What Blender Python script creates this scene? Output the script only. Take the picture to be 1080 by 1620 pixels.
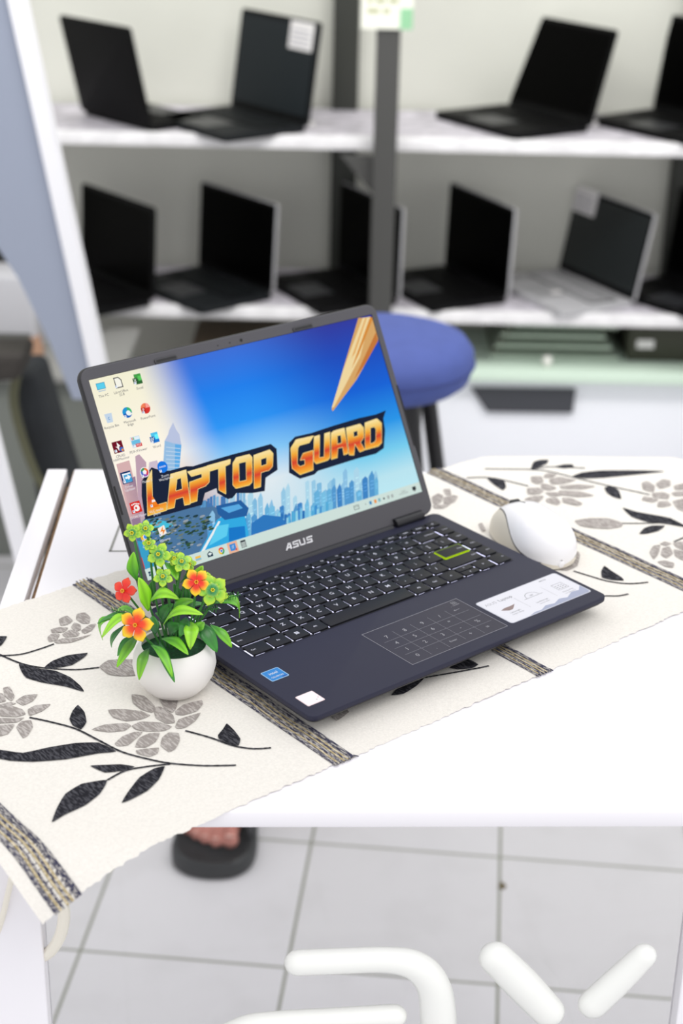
import bpy, bmesh, math, random
from math import sin, cos, pi, radians, tan, sqrt, atan2
from mathutils import Vector, Matrix
random.seed(7)
for o in list(bpy.data.objects): bpy.data.objects.remove(o)
SC = bpy.context.scene; COL = SC.collection

# ------------------------------------------------------------ camera, world, sun, exposure
F = 2553.786                                   # focal length in pixels of a 1080x1620 frame
HC = 1.54                                      # camera height above the floor
pitch, roll = radians(24.2366), radians(1.2072)
fwd = Vector((0, cos(pitch), -sin(pitch)))
up0 = Vector((0, sin(pitch), cos(pitch)))
rt0 = Vector((1, 0, 0))
rt = rt0 * cos(roll) + up0 * sin(roll) * 1
upv = up0 * cos(roll) - rt0 * sin(roll) * 1
CAMP = Vector((0, 0, HC))
cd = bpy.data.cameras.new('camera'); cam = bpy.data.objects.new('camera', cd); COL.objects.link(cam)
cd.sensor_fit = 'VERTICAL'; cd.sensor_height = 36; cd.sensor_width = 24; cd.lens = F / 1620 * 36
cd.clip_start = .02; cd.clip_end = 60
cd.dof.use_dof = True; cd.dof.focus_distance = 1.27; cd.dof.aperture_fstop = 5.3
SC.camera = cam
world = bpy.data.worlds.new('world'); SC.world = world; world.use_nodes = True
WORLD_STRENGTH = 0.98; SUN = 0.8
bg = world.node_tree.nodes['Background']
bg.inputs[0].default_value = (.972, .970, .988, 1); bg.inputs[1].default_value = WORLD_STRENGTH
sl = bpy.data.lights.new('daylight', 'SUN'); sl.energy = SUN; sl.angle = radians(35); sl.color = (1, .985, .96)
so = bpy.data.objects.new('daylight', sl); COL.objects.link(so)
so.rotation_euler = Vector((-.42, .42, -1)).to_track_quat('-Z', 'Y').to_euler()
so.location = (2, 1, 3)
al = bpy.data.lights.new('shelf_fill', 'AREA'); al.shape = 'RECTANGLE'; al.size = 2.4; al.size_y = .3; al.energy = 22; al.color = (1, .985, .95)  # added fill light, brightens the back wall and shelves
ao = bpy.data.objects.new('shelf_fill', al); COL.objects.link(ao); ao.location = (.1, 2.2, 2.3)
ao.rotation_euler = Vector((0, 1, -1)).to_track_quat('-Z', 'Y').to_euler()
SC.view_settings.view_transform = 'Standard'; SC.view_settings.look = 'None'
SC.view_settings.exposure = 0; SC.view_settings.gamma = 1; SC.view_settings.use_curve_mapping = False

def ray(x, y):                                 # direction of a sight line of the photograph in the world
    return fwd + rt * ((x - 540) / F) - upv * ((y - 810) / F)
cam.matrix_world = Matrix.Translation(CAMP) @ Matrix((rt, upv, -fwd)).transposed().to_4x4()
def at_z(x, y, z):
    d = ray(x, y); return CAMP + d * ((z - HC) / d.z)
def at_y(x, y, Y):
    d = ray(x, y); return CAMP + d * (Y / d.y)

# ------------------------------------------------------------ materials
def lin(c):
    return tuple(((v / 255) / 12.92 if v / 255 <= .04045 else ((v / 255 + .055) / 1.055) ** 2.4) for v in c)
MATS = {}
def mat(name, rgb, rough=.5, metal=0., emit=None, noise=0., scale=40., bump=0., bscale=300., spec=.5, vcol=False, trans=0., coat=0., estr=1.0):
    if name in MATS: return MATS[name]
    m = bpy.data.materials.new(name); m.use_nodes = True; nt = m.node_tree; b = nt.nodes['Principled BSDF']
    c = lin(rgb)
    b.inputs['Base Color'].default_value = (*c, 1); b.inputs['Roughness'].default_value = rough
    b.inputs['Metallic'].default_value = metal; b.inputs['Specular IOR Level'].default_value = spec
    b.inputs['Coat Weight'].default_value = coat
    if trans: b.inputs['Transmission Weight'].default_value = trans
    tc = nt.nodes.new('ShaderNodeTexCoord')
    if vcol:
        a = nt.nodes.new('ShaderNodeVertexColor'); a.layer_name = 'Col'
        nt.links.new(a.outputs[0], b.inputs['Base Color'])
    elif noise:
        n = nt.nodes.new('ShaderNodeTexNoise'); n.inputs['Scale'].default_value = scale; n.inputs['Detail'].default_value = 4
        nt.links.new(tc.outputs['Object'], n.inputs['Vector'])
        r = nt.nodes.new('ShaderNodeValToRGB')
        r.color_ramp.elements[0].position = .3; r.color_ramp.elements[1].position = .7
        r.color_ramp.elements[0].color = (*[v * (1 - noise) for v in c], 1)
        r.color_ramp.elements[1].color = (*[min(1, v * (1 + noise)) for v in c], 1)
        nt.links.new(n.outputs['Fac'], r.inputs[0]); nt.links.new(r.outputs[0], b.inputs['Base Color'])
    if bump:
        n = nt.nodes.new('ShaderNodeTexNoise'); n.inputs['Scale'].default_value = bscale
        nt.links.new(tc.outputs['Object'], n.inputs['Vector'])
        u = nt.nodes.new('ShaderNodeBump'); u.inputs['Strength'].default_value = bump; u.inputs['Distance'].default_value = .0006
        nt.links.new(n.outputs['Fac'], u.inputs['Height']); nt.links.new(u.outputs[0], b.inputs['Normal'])
    if emit is not None:
        b.inputs['Base Color'].default_value = (0, 0, 0, 1); b.inputs['Specular IOR Level'].default_value = 0
        b.inputs['Emission Color'].default_value = (*lin(emit), 1); b.inputs['Emission Strength'].default_value = estr
    MATS[name] = m; return m
def glow(rgb):                                 # a colour shown by the lit display
    return mat('lit_%02x%02x%02x' % tuple(int(v) for v in rgb), rgb, emit=rgb)

# ------------------------------------------------------------ mesh helpers
class MB:
    def __init__(s): s.v = []; s.f = []; s.m = []; s.mats = []; s.vc = {}
    def mi(s, m):
        if m not in s.mats: s.mats.append(m)
        return s.mats.index(m)
    def add(s, vs, fs, m, T=None, cols=None):
        n = len(s.v); k = s.mi(m)
        for i, p in enumerate(vs):
            p = Vector(p); s.v.append(T @ p if T is not None else p)
            if cols: s.vc[n + i] = cols[i]
        for f in fs: s.f.append([n + i for i in f]); s.m.append(k)
    def box(s, x0, x1, y0, y1, z0, z1, m, T=None, b=0.):
        if b <= 0:
            vs = [(x, y, z) for z in (z0, z1) for y in (y0, y1) for x in (x0, x1)]
            s.add(vs, [(0, 2, 3, 1), (4, 5, 7, 6), (0, 1, 5, 4), (2, 6, 7, 3), (0, 4, 6, 2), (1, 3, 7, 5)], m, T)
        else:
            s.rslab(x0, x1, y0, y1, z0, z1, max(b, .0001), m, T, b)
    def rings(s, rings, m, T=None, cap0=True, cap1=True, closed=True, cols=None):
        n = len(rings[0]); vs = [p for r in rings for p in r]; fs = []
        for i in range(len(rings) - 1):
            for j in range(n if closed else n - 1):
                k = (j + 1) % n; fs.append((i * n + j, i * n + k, (i + 1) * n + k, (i + 1) * n + j))
        if cap0: fs.append(tuple(reversed(range(n))))
        if cap1: fs.append(tuple((len(rings) - 1) * n + j for j in range(n)))
        s.add(vs, fs, m, T, cols)
    def rslab(s, x0, x1, y0, y1, z0, z1, r, m, T=None, b=0., seg=4):   # slab with rounded plan and bevelled rims
        def ring(i, z):
            out = []; rr = max(r - i, r * .15)
            for cx, cy, a0 in ((x1 - i - rr, y0 + i + rr, -90), (x1 - i - rr, y1 - i - rr, 0), (x0 + i + rr, y1 - i - rr, 90), (x0 + i + rr, y0 + i + rr, 180)):
                for k in range(seg + 1):
                    a = radians(a0 + 90 * k / seg); out.append((cx + rr * cos(a), cy + rr * sin(a), z))
            return out
        b = min(b, (z1 - z0) / 2.01)
        if b > 0: R = [ring(b, z0), ring(b * .3, z0 + b * .3), ring(0, z0 + b), ring(0, z1 - b), ring(b * .3, z1 - b * .3), ring(b, z1)]
        else: R = [ring(0, z0), ring(0, z1)]
        s.rings(R, m, T)
    def prism(s, pts, z0, z1, m, T=None):
        n = len(pts); a = sum(pts[i][0] * pts[(i + 1) % n][1] - pts[(i + 1) % n][0] * pts[i][1] for i in range(n))
        if a < 0: pts = pts[::-1]
        s.rings([[(x, y, z0) for x, y in pts], [(x, y, z1) for x, y in pts]], m, T)
    def flat(s, pts, z, m, T=None):
        n = len(pts); a = sum(pts[i][0] * pts[(i + 1) % n][1] - pts[(i + 1) % n][0] * pts[i][1] for i in range(n))
        if a < 0: pts = pts[::-1]
        s.add([(x, y, z) for x, y in pts], [tuple(range(n))], m, T)
    def tube(s, P, R, m, T=None, n=12, cap=True, ell=None):
        P = [Vector(p) for p in P]
        if not hasattr(R, '__len__'): R = [R] * len(P)
        rings = []; up = Vector((0, 0, 1))
        t0 = (P[1] - P[0]).normalized()
        if abs(t0.dot(up)) > .9: up = Vector((1, 0, 0))
        a = t0.cross(up).normalized()
        for i, p in enumerate(P):
            t = (P[min(i + 1, len(P) - 1)] - P[max(i - 1, 0)]).normalized()
            a = (a - t * a.dot(t)).normalized(); b = t.cross(a)
            e = ell or 1
            rings.append([p + a * (R[i] * cos(2 * pi * k / n)) + b * (R[i] * e * sin(2 * pi * k / n)) for k in range(n)])
        s.rings(rings, m, T, cap, cap)
    def lathe(s, prof, m, T=None, n=48, cap0=True, cap1=True):
        s.rings([[(r * cos(2 * pi * k / n), r * sin(2 * pi * k / n), z) for k in range(n)] for r, z in prof], m, T, cap0, cap1)
    def ball(s, c, r, m, T=None, n=16, cols=None):
        if not hasattr(r, '__len__'): r = (r, r, r)
        R = []
        for i in range(1, n // 2 + 1):
            a = -pi / 2 + pi * (i - .5) / (n // 2)
            R.append([(c[0] + r[0] * cos(a) * cos(2 * pi * k / n), c[1] + r[1] * cos(a) * sin(2 * pi * k / n), c[2] + r[2] * sin(a)) for k in range(n)])
        s.rings(R, m, T, cols=cols)
    def text(s, body, x, y, size, m, T=None, z=0., align='CENTER', rot=0., sx=1., shear=0., bold=0.):
        c = bpy.data.curves.new('t', 'FONT'); c.body = body; c.size = size; c.align_x = align; c.align_y = 'CENTER'; c.resolution_u = 2
        c.shear = shear; c.offset = bold; c.space_line = .85
        o = bpy.data.objects.new('t', c); COL.objects.link(o); bpy.context.view_layer.update()
        me = bpy.data.meshes.new_from_object(o)
        X = Matrix.Translation((x, y, z)) @ Matrix.Rotation(rot, 4, 'Z') @ Matrix.Diagonal((sx, 1, 1, 1))
        if T is not None: X = T @ X
        s.add([v.co.copy() for v in me.vertices], [tuple(p.vertices) for p in me.polygons], m, X)
        bpy.data.objects.remove(o); bpy.data.meshes.remove(me); bpy.data.curves.remove(c)
    def build(s, name, parent=None, smooth=True, ang=35, local=None):
        me = bpy.data.meshes.new(name); me.from_pydata([tuple(v) for v in s.v], [], s.f)
        for m in s.mats: me.materials.append(m)
        me.polygons.foreach_set('material_index', s.m)
        if s.vc:
            ca = me.color_attributes.new('Col', 'FLOAT_COLOR', 'POINT')
            for i in range(len(s.v)): ca.data[i].color = (*s.vc.get(i, (1, 1, 1)), 1)
        me.update()
        if smooth:
            me.shade_smooth(); me.set_sharp_from_angle(angle=radians(ang))
        o = bpy.data.objects.new(name, me); COL.objects.link(o)
        if parent: o.parent = parent
        return o
def tag(o, label=None, cat=None, group=None, kind=None):
    if label: o['label'] = label
    if cat: o['category'] = cat
    if group: o['group'] = group
    if kind: o['kind'] = kind
    return o
def thing(name, label, cat, loc=(0, 0, 0), rz=0., group=None):
    o = bpy.data.objects.new(name, None); COL.objects.link(o); o.location = loc; o.rotation_euler = (0, 0, rz); o.empty_display_size = .02
    return tag(o, label, cat, group)
def seg_arc(pts, n=6):                         # smooth Catmull-Rom through points
    P = [Vector(p) for p in pts]; out = []
    for i in range(len(P) - 1):
        a, b, c, d = P[max(i - 1, 0)], P[i], P[i + 1], P[min(i + 2, len(P) - 1)]
        for k in range(n):
            t = k / n
            out.append(.5 * ((2 * b) + (c - a) * t + (2 * a - 5 * b + 4 * c - d) * t * t + (3 * b - a - 3 * c + d) * t ** 3))
    out.append(P[-1]); return out

# ------------------------------------------------------------ the setting
FL = mat('floor_tile', (206, 206, 208), .38)
def floor_material():
    nt = FL.node_tree; b = nt.nodes['Principled BSDF']
    tc = nt.nodes.new('ShaderNodeTexCoord'); mp = nt.nodes.new('ShaderNodeMapping')
    br = nt.nodes.new('ShaderNodeTexBrick'); br.offset = 0; br.squash = 1
    br.inputs['Scale'].default_value = 1; br.inputs['Brick Width'].default_value = .3; br.inputs['Row Height'].default_value = .3
    br.inputs['Mortar Size'].default_value = .0028; br.inputs['Mortar Smooth'].default_value = .3
    br.inputs['Color1'].default_value = (*lin((201, 200, 202)), 1); br.inputs['Color2'].default_value = (*lin((207, 206, 209)), 1)
    br.inputs['Mortar'].default_value = (*lin((132, 134, 122)), 1)
    mp.inputs['Rotation'].default_value = (0, 0, radians(5.2)); 
    # corner of four tiles at (-.04, 2.13)
    a = radians(5.2); cx, cy = -.037, 2.132
    mp.inputs['Location'].default_value = (-(cx * cos(a) - cy * sin(a)), -(cx * sin(a) + cy * cos(a)), 0)
    nz = nt.nodes.new('ShaderNodeTexNoise'); nz.inputs['Scale'].default_value = 9; nz.inputs['Detail'].default_value = 5
    rp = nt.nodes.new('ShaderNodeValToRGB'); rp.color_ramp.elements[0].position = .25; rp.color_ramp.elements[1].position = .5
    rp.color_ramp.elements[0].color = (.86, .86, .85, 1); rp.color_ramp.elements[1].color = (1, 1, 1, 1)
    mx = nt.nodes.new('ShaderNodeMix'); mx.data_type = 'RGBA'; mx.blend_type = 'MULTIPLY'; mx.inputs[0].default_value = .5
    L = nt.links.new
    L(tc.outputs['Object'], mp.inputs[0]); L(mp.outputs[0], br.inputs[0]); L(tc.outputs['Object'], nz.inputs[0])
    L(nz.outputs[0], rp.inputs[0]); L(br.outputs[0], mx.inputs[6]); L(rp.outputs[0], mx.inputs[7]); L(mx.outputs[2], b.inputs['Base Color'])
floor_material()
m = MB(); m.box(-3.2, 3.2, -1.2, 3.95, -.05, 0, FL); tag(m.build('floor', smooth=False), kind='structure')
WALL = mat('wall_paint', (224, 225, 214), .8, noise=.04, scale=3)
m = MB(); m.box(-3.2, 3.2, 3.85, 3.95, 0, 2.6, WALL); tag(m.build('wall_back', smooth=False), kind='structure')

p = at_z(793, 1402, .0)
m = MB(); m.prism([(-.006, -.004), (.002, -.009), (.007, -.002), (.004, .006), (-.002, .010), (-.001, .002)], .0004, .0022, mat('dry_leaf_brown', (96, 84, 52), .8)); o = m.build('dry_leaf'); o.location = (p.x, p.y, 0)
tag(o, 'tiny dry brown leaf scrap on the floor tiles under the table', 'leaf')
# ------------------------------------------------------------ shelf unit at the back
SY0, SY1 = 3.5, 3.83
ZT, ZL = HC - .6905, HC - 1.0745
WHT = mat('white_shelf_edge', (238, 237, 238), .5, noise=.1, scale=22)
MARB = mat('marbled_shelf_top', (200, 196, 204), .5, noise=.28, scale=26)
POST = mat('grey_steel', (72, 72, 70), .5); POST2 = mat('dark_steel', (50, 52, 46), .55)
sh = thing('display_shelf', 'white marbled wall shelf unit on dark grey steel posts behind the stool', 'shelf', (0, 0, 0))
def shelf_board(z):
    m = MB(); m.box(-.98, 1.15, SY0 + .012, SY1, z - .024, z, MARB); m.build('shelf_board', sh, False)
    m = MB(); m.box(-.98, 1.15, SY0 - .006, SY0 + .012, z - .027, z + .0015, WHT, b=.002); m.build('shelf_edge', sh)
shelf_board(ZT); shelf_board(ZL)
def post(x, y, mt, w=.05, top=1.62):
    m = MB(); m.box(x - w / 2, x + w / 2, y - .02, y + .02, 0, top, mt, b=.003); return m.build('post', sh)
for x in (.0765, .98, -.80): post(x, 3.465, POST)
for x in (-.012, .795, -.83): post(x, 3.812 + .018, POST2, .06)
m = MB(); m.prism([(0, 0), (-.07, 0), (0, -.08)], -.004, .004, POST, Matrix.Translation((.0515, 3.48, ZT - .034)) @ Matrix.Rotation(pi / 2, 4, 'X')); m.build('bracket', sh)
PAPER = mat('paper', (240, 238, 236), .7)
sg = thing('paper_sign', 'white paper sign with green corner fixed to top of front grey post', 'sign', at_y(612, 22, 3.44))
m = MB(); m.box(-.053, .053, -.002, .0, -.03, .12, mat('sign_paper', (244, 246, 232), .6)); m.build('sheet', sg, False)
m = MB()
OL = mat('olive_ink', (176, 178, 130), .7)
for r, (z, ws) in enumerate(((.026, (.014, .02, .024)), (.006, (.026, .018)))):
    x = -.04
    for w in ws:
        for k in range(int(w / .005)):
            m.box(x, x + .0036, -.0028, -.002, z - .005, z + .005, OL); x += .005
        x += .007
m.box(.027, .053, -.0028, -.002, -.03, .012, mat('green_ink', (150, 205, 160), .7)); m.build('print', sg, False)

BLK = mat('black_plastic', (9, 9, 10), .55, spec=.12); SCR = mat('dark_screen', (2, 2, 2), .4, spec=.03); GRY = mat('silver_plastic', (176, 176, 178), .4)
CHR = mat('charcoal_plastic', (22, 25, 27), .55, spec=.2); KEYB = mat('black_keyboard', (6, 6, 7), .6, spec=.1); SCG = mat('charcoal_screen', (27, 34, 38), .5, spec=.2)
def shelf_laptop(x, y, z, yaw, lean, W, H, D, label, body=BLK, shell=BLK, screen=SCR, stand=False, deck=None):
    t = thing('laptop', label, 'laptop', (x, y, z), radians(yaw), 'laptops on the back shelves')
    d = deck or body
    T = Matrix.Identity(4)
    m = MB()
    if stand: m.rslab(-W / 2, W / 2, .005, D * .55, .0, .016, .01, d, T, .002)
    else: m.rslab(-W / 2, W / 2, -D, 0, .0, .016, .01, d, T, .002)
    b = m.build('base', t)
    if not stand:
        m = MB(); m.rslab(-W / 2 + .02, W / 2 - .02, -D * .52, -.03, .0161, .0172, .004, KEYB)
        for r in range(5):
            for c in range(14):
                kx = -W / 2 + .024 + c * (W - .048) / 14; ky = -D * .50 + r * (D * .5 - .035) / 5
                m.box(kx, kx + (W - .048) / 14 - .003, ky, ky + (D * .5 - .035) / 5 - .003, .0172, .0182, d)
        m.build('keyboard', t)
        m = MB(); m.rslab(-.048, .048, -D + .012, -D * .56, .0161, .0166, .004, mat('touchpad_grey', (44, 45, 48), .4) if d is not GRY else mat('touchpad_silver', (150, 150, 152), .4)); m.build('touchpad', t)
    L = Matrix.Translation((0, 0, .012)) @ Matrix.Rotation(radians(90 - lean), 4, 'X')
    m = MB(); m.rslab(-W / 2, W / 2, 0, H, -.0075, 0, .009, shell, L, .0015)
    m.rslab(-W / 2 + .002, W / 2 - .002, .004, H - .002, -.0001, .0009, .006, BLK, L); lid = m.build('lid', t)
    m = MB(); m.box(-W / 2 + .008, W / 2 - .008, .018, H - .010, .0009, .0016, screen, L); m.build('screen', t, False)
    for a, b in ((-.38, -.2), (.2, .38)): m = MB(); m.tube([(W * a, .002, .012), (W * b, .002, .012)], .006, BLK); m.build('hinge', t)
    return t, L
LA = {}
LA['A'] = shelf_laptop(-.512, 3.60, ZT, 134, 13, .255, .216, .15, 'black laptop turned away, tilting to the left at left end of top shelf')
LA['B'] = shelf_laptop(-.184, 3.655, ZT, -50.7, 9, .287, .219, .215, 'charcoal laptop with pale screen sticker left of grey post on top shelf', CHR, CHR, SCG)
LA['C'] = shelf_laptop(.449, 3.735, ZT, -55.9, 15.6, .294, .211, .21, 'open black laptop on top shelf, first right of the grey post')
LA['D'] = shelf_laptop(.80, 3.72, ZT, -52, 8, .30, .215, .21, 'black laptop cut by right frame edge on top shelf')
LA['E'] = shelf_laptop(-.532, 3.61, ZL, -49.9, 3.2, .303, .208, .2, 'black laptop beside the leaning white panel on lower shelf')
LA['F'] = shelf_laptop(-.262, 3.67, ZL, -49.3, 3.3, .290, .206, .2, 'laptop with grey deck on lower shelf, second from the leaning panel', CHR, GRY)
LA['G'] = shelf_laptop(.049, 3.665, ZL, -61, .8, .288, .210, .2, 'laptop standing partly hidden behind the grey post on lower shelf', BLK, GRY)
LA['H'] = shelf_laptop(.303, 3.70, ZL, -63, 1.6, .290, .206, .2, 'black screen laptop with pale lid rim, next right of post on lower shelf', BLK, GRY)
LA['I'] = shelf_laptop(.584, 3.69, ZL, -62, 10.7, .30, .204, .2, 'silver laptop with white sticker at its screen corner on lower shelf', GRY, GRY, mat('grey_screen', (28, 33, 34), .4))
LA['J'] = shelf_laptop(.86, 3.67, ZL, -50, 8, .30, .215, .2, 'black laptop at right frame edge on lower shelf')
def lid_sticker(key, u0, u1, v0, v1, label):
    t, L = LA[key]
    m = MB(); m.box(u0, u1, v0, v1, .0018, .0024, PAPER, L)
    s = mat('sticker_ink', (150, 150, 165), .7)
    for k in range(4): m.box(u0 + .006, u1 - .008 - .006 * (k % 2), v0 + .008 + k * .01, v0 + .0105 + k * .01, .0024, .0026, s, L)
    o = m.build('sticker', None, False); o.matrix_world = Matrix.Translation(t.location) @ Matrix.Rotation(t.rotation_euler.z, 4, 'Z')
    tag(o, label, 'sticker')
lid_sticker('B', .045, .128, .155, .214, 'pale sticker on screen corner of charcoal laptop, top shelf')
lid_sticker('I', -.15, -.06, .148, .208, 'white sticker on screen corner of silver laptop, lower shelf')
for (px, py, z, lb) in ((488, 200, ZT, 'small white tag beside charcoal laptop hinge on top shelf'), (940, 198, ZT, 'small white tag between two black laptops on top shelf'),
                        (880, 462, ZL, 'small white card lying on silver laptop deck on lower shelf')):
    p = at_z(px, py, z + (.019 if px == 880 else 0)); p.y = max(p.y, 3.52)
    m = MB(); m.box(-.012, .012, -.008, .008, 0, .01 if px != 880 else .001, PAPER, b=.0004); m.box(-.012, .0, -.0005, .0005, .01 if px != 880 else .001, .02 if px != 880 else .0015, PAPER)
    o = m.build('tag_card'); o.location = (p.x, p.y, z + (.019 if px == 880 else 0)); tag(o, lb, 'tag')

# bottom of the shelf: white cabinet with a glass top and stacked glass sheets
CAB = mat('white_cabinet', (246, 248, 254), .45)
GL = mat('green_glass_edge', (218, 238, 220), .25)
zc = HC - 1.235
cb = thing('low_cabinet', 'low white cabinet under the shelf with pale green glass top edge', 'cabinet', (0, 0, 0))
m = MB(); m.box(.09, 1.2, 3.56, 3.82, 0, zc - .012, CAB, b=.004); m.build('body', cb)
m = MB(); m.box(.08, 1.21, 3.52, 3.82, zc - .012, zc + .018, GL, b=.003); m.build('glass_top', cb)
a, b_, c_, d_ = [at_y(x, y, 3.555) for x, y in ((745, 613), (910, 615), (905, 652), (770, 650))]
m = MB(); m.prism([(p.x, p.z) for p in (a, b_, c_, d_)], -3.56, -3.548, mat('dark_grille', (62, 64, 70), .5), Matrix.Rotation(pi / 2, 4, 'X')); m.build('dark_panel', cb, False)
GS = mat('green_glass_sheet', (190, 206, 188), .3)
for k in range(5):
    m = MB(); w = .008
    m.box(.34 + .012 * k, .64 - .015 * (k % 3), 3.60 + .012 * k, 3.80, zc + .019 + k * .0215, zc + .019 + k * .0215 + w, GS)
    m.box(.345 + .012 * k, .36 + .012 * k, 3.62, 3.79, zc + .019 + k * .0215 + w, zc + .019 + (k + 1) * .0215, mat('spacer', (90, 95, 80), .7))
    m.box(.60, .615, 3.66, 3.79, zc + .019 + k * .0215 + w, zc + .019 + (k + 1) * .0215, MATS['spacer'])
    o = m.build('glass_sheet', None, False)
    tag(o, ['lowest green glass sheet of the stack on the low cabinet', 'second green glass sheet up in the stack on the low cabinet', 'middle green glass sheet of the stack on the low cabinet',
            'fourth green glass sheet up, just under the topmost of the stack', 'topmost green glass sheet of the stack under the lower shelf'][k], 'glass sheet', 'glass sheets stacked on the low cabinet')
m = MB(); m.box(.66, 1.05, 3.60, 3.79, zc + .018, zc + .11, mat('olive_black_box', (58, 60, 46), .6), b=.004)
m.box(.68, .72, 3.598, 3.6, zc + .05, zc + .07, PAPER)
tag(m.build('storage_box'), 'dark olive box beside the glass sheets under lower shelf', 'box')
m = MB(); m.ball((0, 0, .014), (.012, .012, .014), mat('white_bulb', (240, 240, 232), .3)); m.lathe([(.006, 0), (.006, .006)], GRY)
o = m.build('small_bulb'); p = at_z(862, 572, zc + .018); o.location = (p.x, 3.545, zc + .018); tag(o, 'small white round bulb standing on the glass edge of low cabinet', 'bulb')
m = MB(); m.box(-.36, -.05, 3.6, 3.80, .0, .34, mat('brown_carton', (112, 98, 78), .7, noise=.15, scale=6), b=.004); m.box(-.33, -.12, 3.598, 3.6, .08, .3, mat('dark_label', (60, 52, 44), .7))
tag(m.build('carton'), 'brown carton in shade under lower shelf behind the open laptop', 'box')

# ------------------------------------------------------------ blue stool
BLUE = mat('blue_upholstery', (70, 86, 152), .8, noise=.06, scale=30, bump=.3, bscale=500)
SLEG = mat('black_leg', (16, 16, 20), .4)
sc = at_y(606, 545, 2.42); sz = .735
st = thing('stool', 'round blue cushioned stool with black legs behind the open laptop', 'stool', (sc.x, 2.42, 0))
prof = [(0, sz - .058), (.122, sz - .056), (.137, sz - .044), (.1445, sz - .020), (.1425, sz + 0), (.131, sz + .016), (.105, sz + .025), (.0001, sz + .030)]
m = MB(); m.lathe(prof, BLUE, n=64); m.build('seat', st, ang=70)
m = MB(); m.tube([(.1450 * cos(a * pi / 24), .1450 * sin(a * pi / 24), sz - .020) for a in range(49)], .0018, mat('blue_piping', (52, 64, 120), .8), n=6, cap=False); m.build('piping', st)
for a in (-58, 30, 125, 238):
    m = MB(); ca, sa = cos(radians(a)), sin(radians(a))
    m.tube([(.08 * ca, .08 * sa, sz - .05), (.205 * ca, .205 * sa, 0)], [.0135, .0135], SLEG, n=14); m.build('leg', st)
m = MB(); R = .16
m.tube([(R * cos(a * pi / 24), R * sin(a * pi / 24), .25) for a in range(49)], .008, SLEG, n=8, cap=False); m.build('foot_ring', st)
m = MB(); m.tube([(.045, 0, sz - .05), (.045, 0, .26)], .02, SLEG); m.tube([(-.045, .02, sz - .05), (-.045, .02, .26)], .02, SLEG)
m.ball((.047, -.021, .585), (.008, .004, .014), mat('pale_spot', (238, 236, 220), .4)); m.build('support', st)  # small pale oval spot on the front of one support

# ------------------------------------------------------------ leaning board at the left and things near it
YB = 2.75
PAN = mat('grey_blue_panel', (150, 158, 176), .55, noise=.02, scale=2)
WEDGE = mat('white_edge', (240, 240, 244), .5, bump=.2, bscale=80)
lb_ = thing('leaning_board', 'large grey-blue board with white edge leaning at left beside the shelves', 'board', (0, YB, 0))
RX = Matrix.Rotation(pi / 2, 4, 'X')
def XZ(pts, Y): return [(at_y(x, y, Y).x, at_y(x, y, Y).z) for x, y in pts]
q = XZ([(-160, -140), (-12, -140), (140, 560), (155, 628), (117, 628), (80, 538), (31, 438), (-60, 300)], YB)
m = MB(); m.prism(q, -.012, .012, PAN, RX); m.build('panel', lb_, False)
p0, p1 = at_y(16, 0, YB), at_y(140, 560, YB); dx = (p1.x - p0.x) / (p1.z - p0.z)
xb = lambda z: p0.x + (z - p0.z) * dx
w = .027
m = MB(); m.prism([(xb(1.5), 1.5), (xb(1.5) + w, 1.5), (xb(0) + w, 0), (xb(0), 0)], -.02, .02, WEDGE, RX); m.build('edge_post', lb_, False)
m = MB(); m.prism([(-.95, 0), (-.925, 0), (-.82, .75), (-.845, .75)], -.015, .015, WEDGE, RX); m.build('rear_leg', lb_, False)
q = XZ([(-30, 690), (-2, 690), (44, 870), (30, 900)], 2.3)
m = MB(); 
a, b2 = q[1], q[2]; sl_ = (b2[0] - a[0]) / (b2[1] - a[1])
xw = lambda z: a[0] + (z - a[1]) * sl_
m.prism([(xw(.95) - .022, .95), (xw(.95), .95), (xw(0), 0), (xw(0) - .022, 0)], -.012, .012, WEDGE, RX)
o = m.build('slanted_frame', None, False); o.location = (0, 2.3, 0); tag(o, 'white slanted frame leg at left frame edge behind the table', 'frame')
DBAG = mat('black_bag_cloth', (34, 38, 42), .75, noise=.2, scale=14)
dg = thing('backpack', 'dark blurred bag standing slanted behind the table at far left', 'bag', (0, 2.95, 0))
def slab_px(pts, Y, th, mt, bev=.01):
    m = MB(); m.prism(XZ(pts, Y), -th / 2, th / 2, mt, RX); return m
m = slab_px([(22, 575), (68, 570), (100, 680), (128, 770), (150, 900), (86, 900), (58, 740)], 2.95, .12, DBAG); 
o = m.build('bag_body', dg, False); md = o.modifiers.new('b', 'BEVEL'); md.width = .02; md.segments = 3
m = MB(); pts = [at_y(x, y, 2.87) for x, y in ((30, 580), (22, 640), (50, 735), (80, 790))]; m.tube([(p.x, -.08, p.z) for p in seg_arc(pts)], .009, mat('olive_strap', (92, 92, 70), .8), n=8); m.build('strap', dg)
m = slab_px([(-80, 545), (50, 545), (40, 590), (-80, 600)], 2.8, .1, mat('dark_lump', (50, 46, 42), .7)); o = m.build('folded_cloth', None, False); o.location = (0, 2.8, 0)
md = o.modifiers.new('b', 'BEVEL'); md.width = .015; md.segments = 3
m2 = MB()
tag(o, 'dark folded cloth lying on the grey cabinet at far left', 'cloth')
gc = thing('grey_cabinet', 'grey-green cabinet behind the bag at far left', 'cabinet', (0, 3.15, 0))
m = MB(); cz = at_y(20, 600, 3.15).z
m.box(-1.4, -.47, -.0, .3, 0, cz, mat('grey_green', (118, 122, 116), .6, noise=.08, scale=4), b=.005); m.build('body', gc)
m = MB(); m.box(-1.42, -.46, -.02, .31, cz, cz + .016, mat('cabinet_top', (150, 150, 146), .5), b=.003); m.build('top', gc)
p = at_y(12, 470, 3.1)
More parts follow.
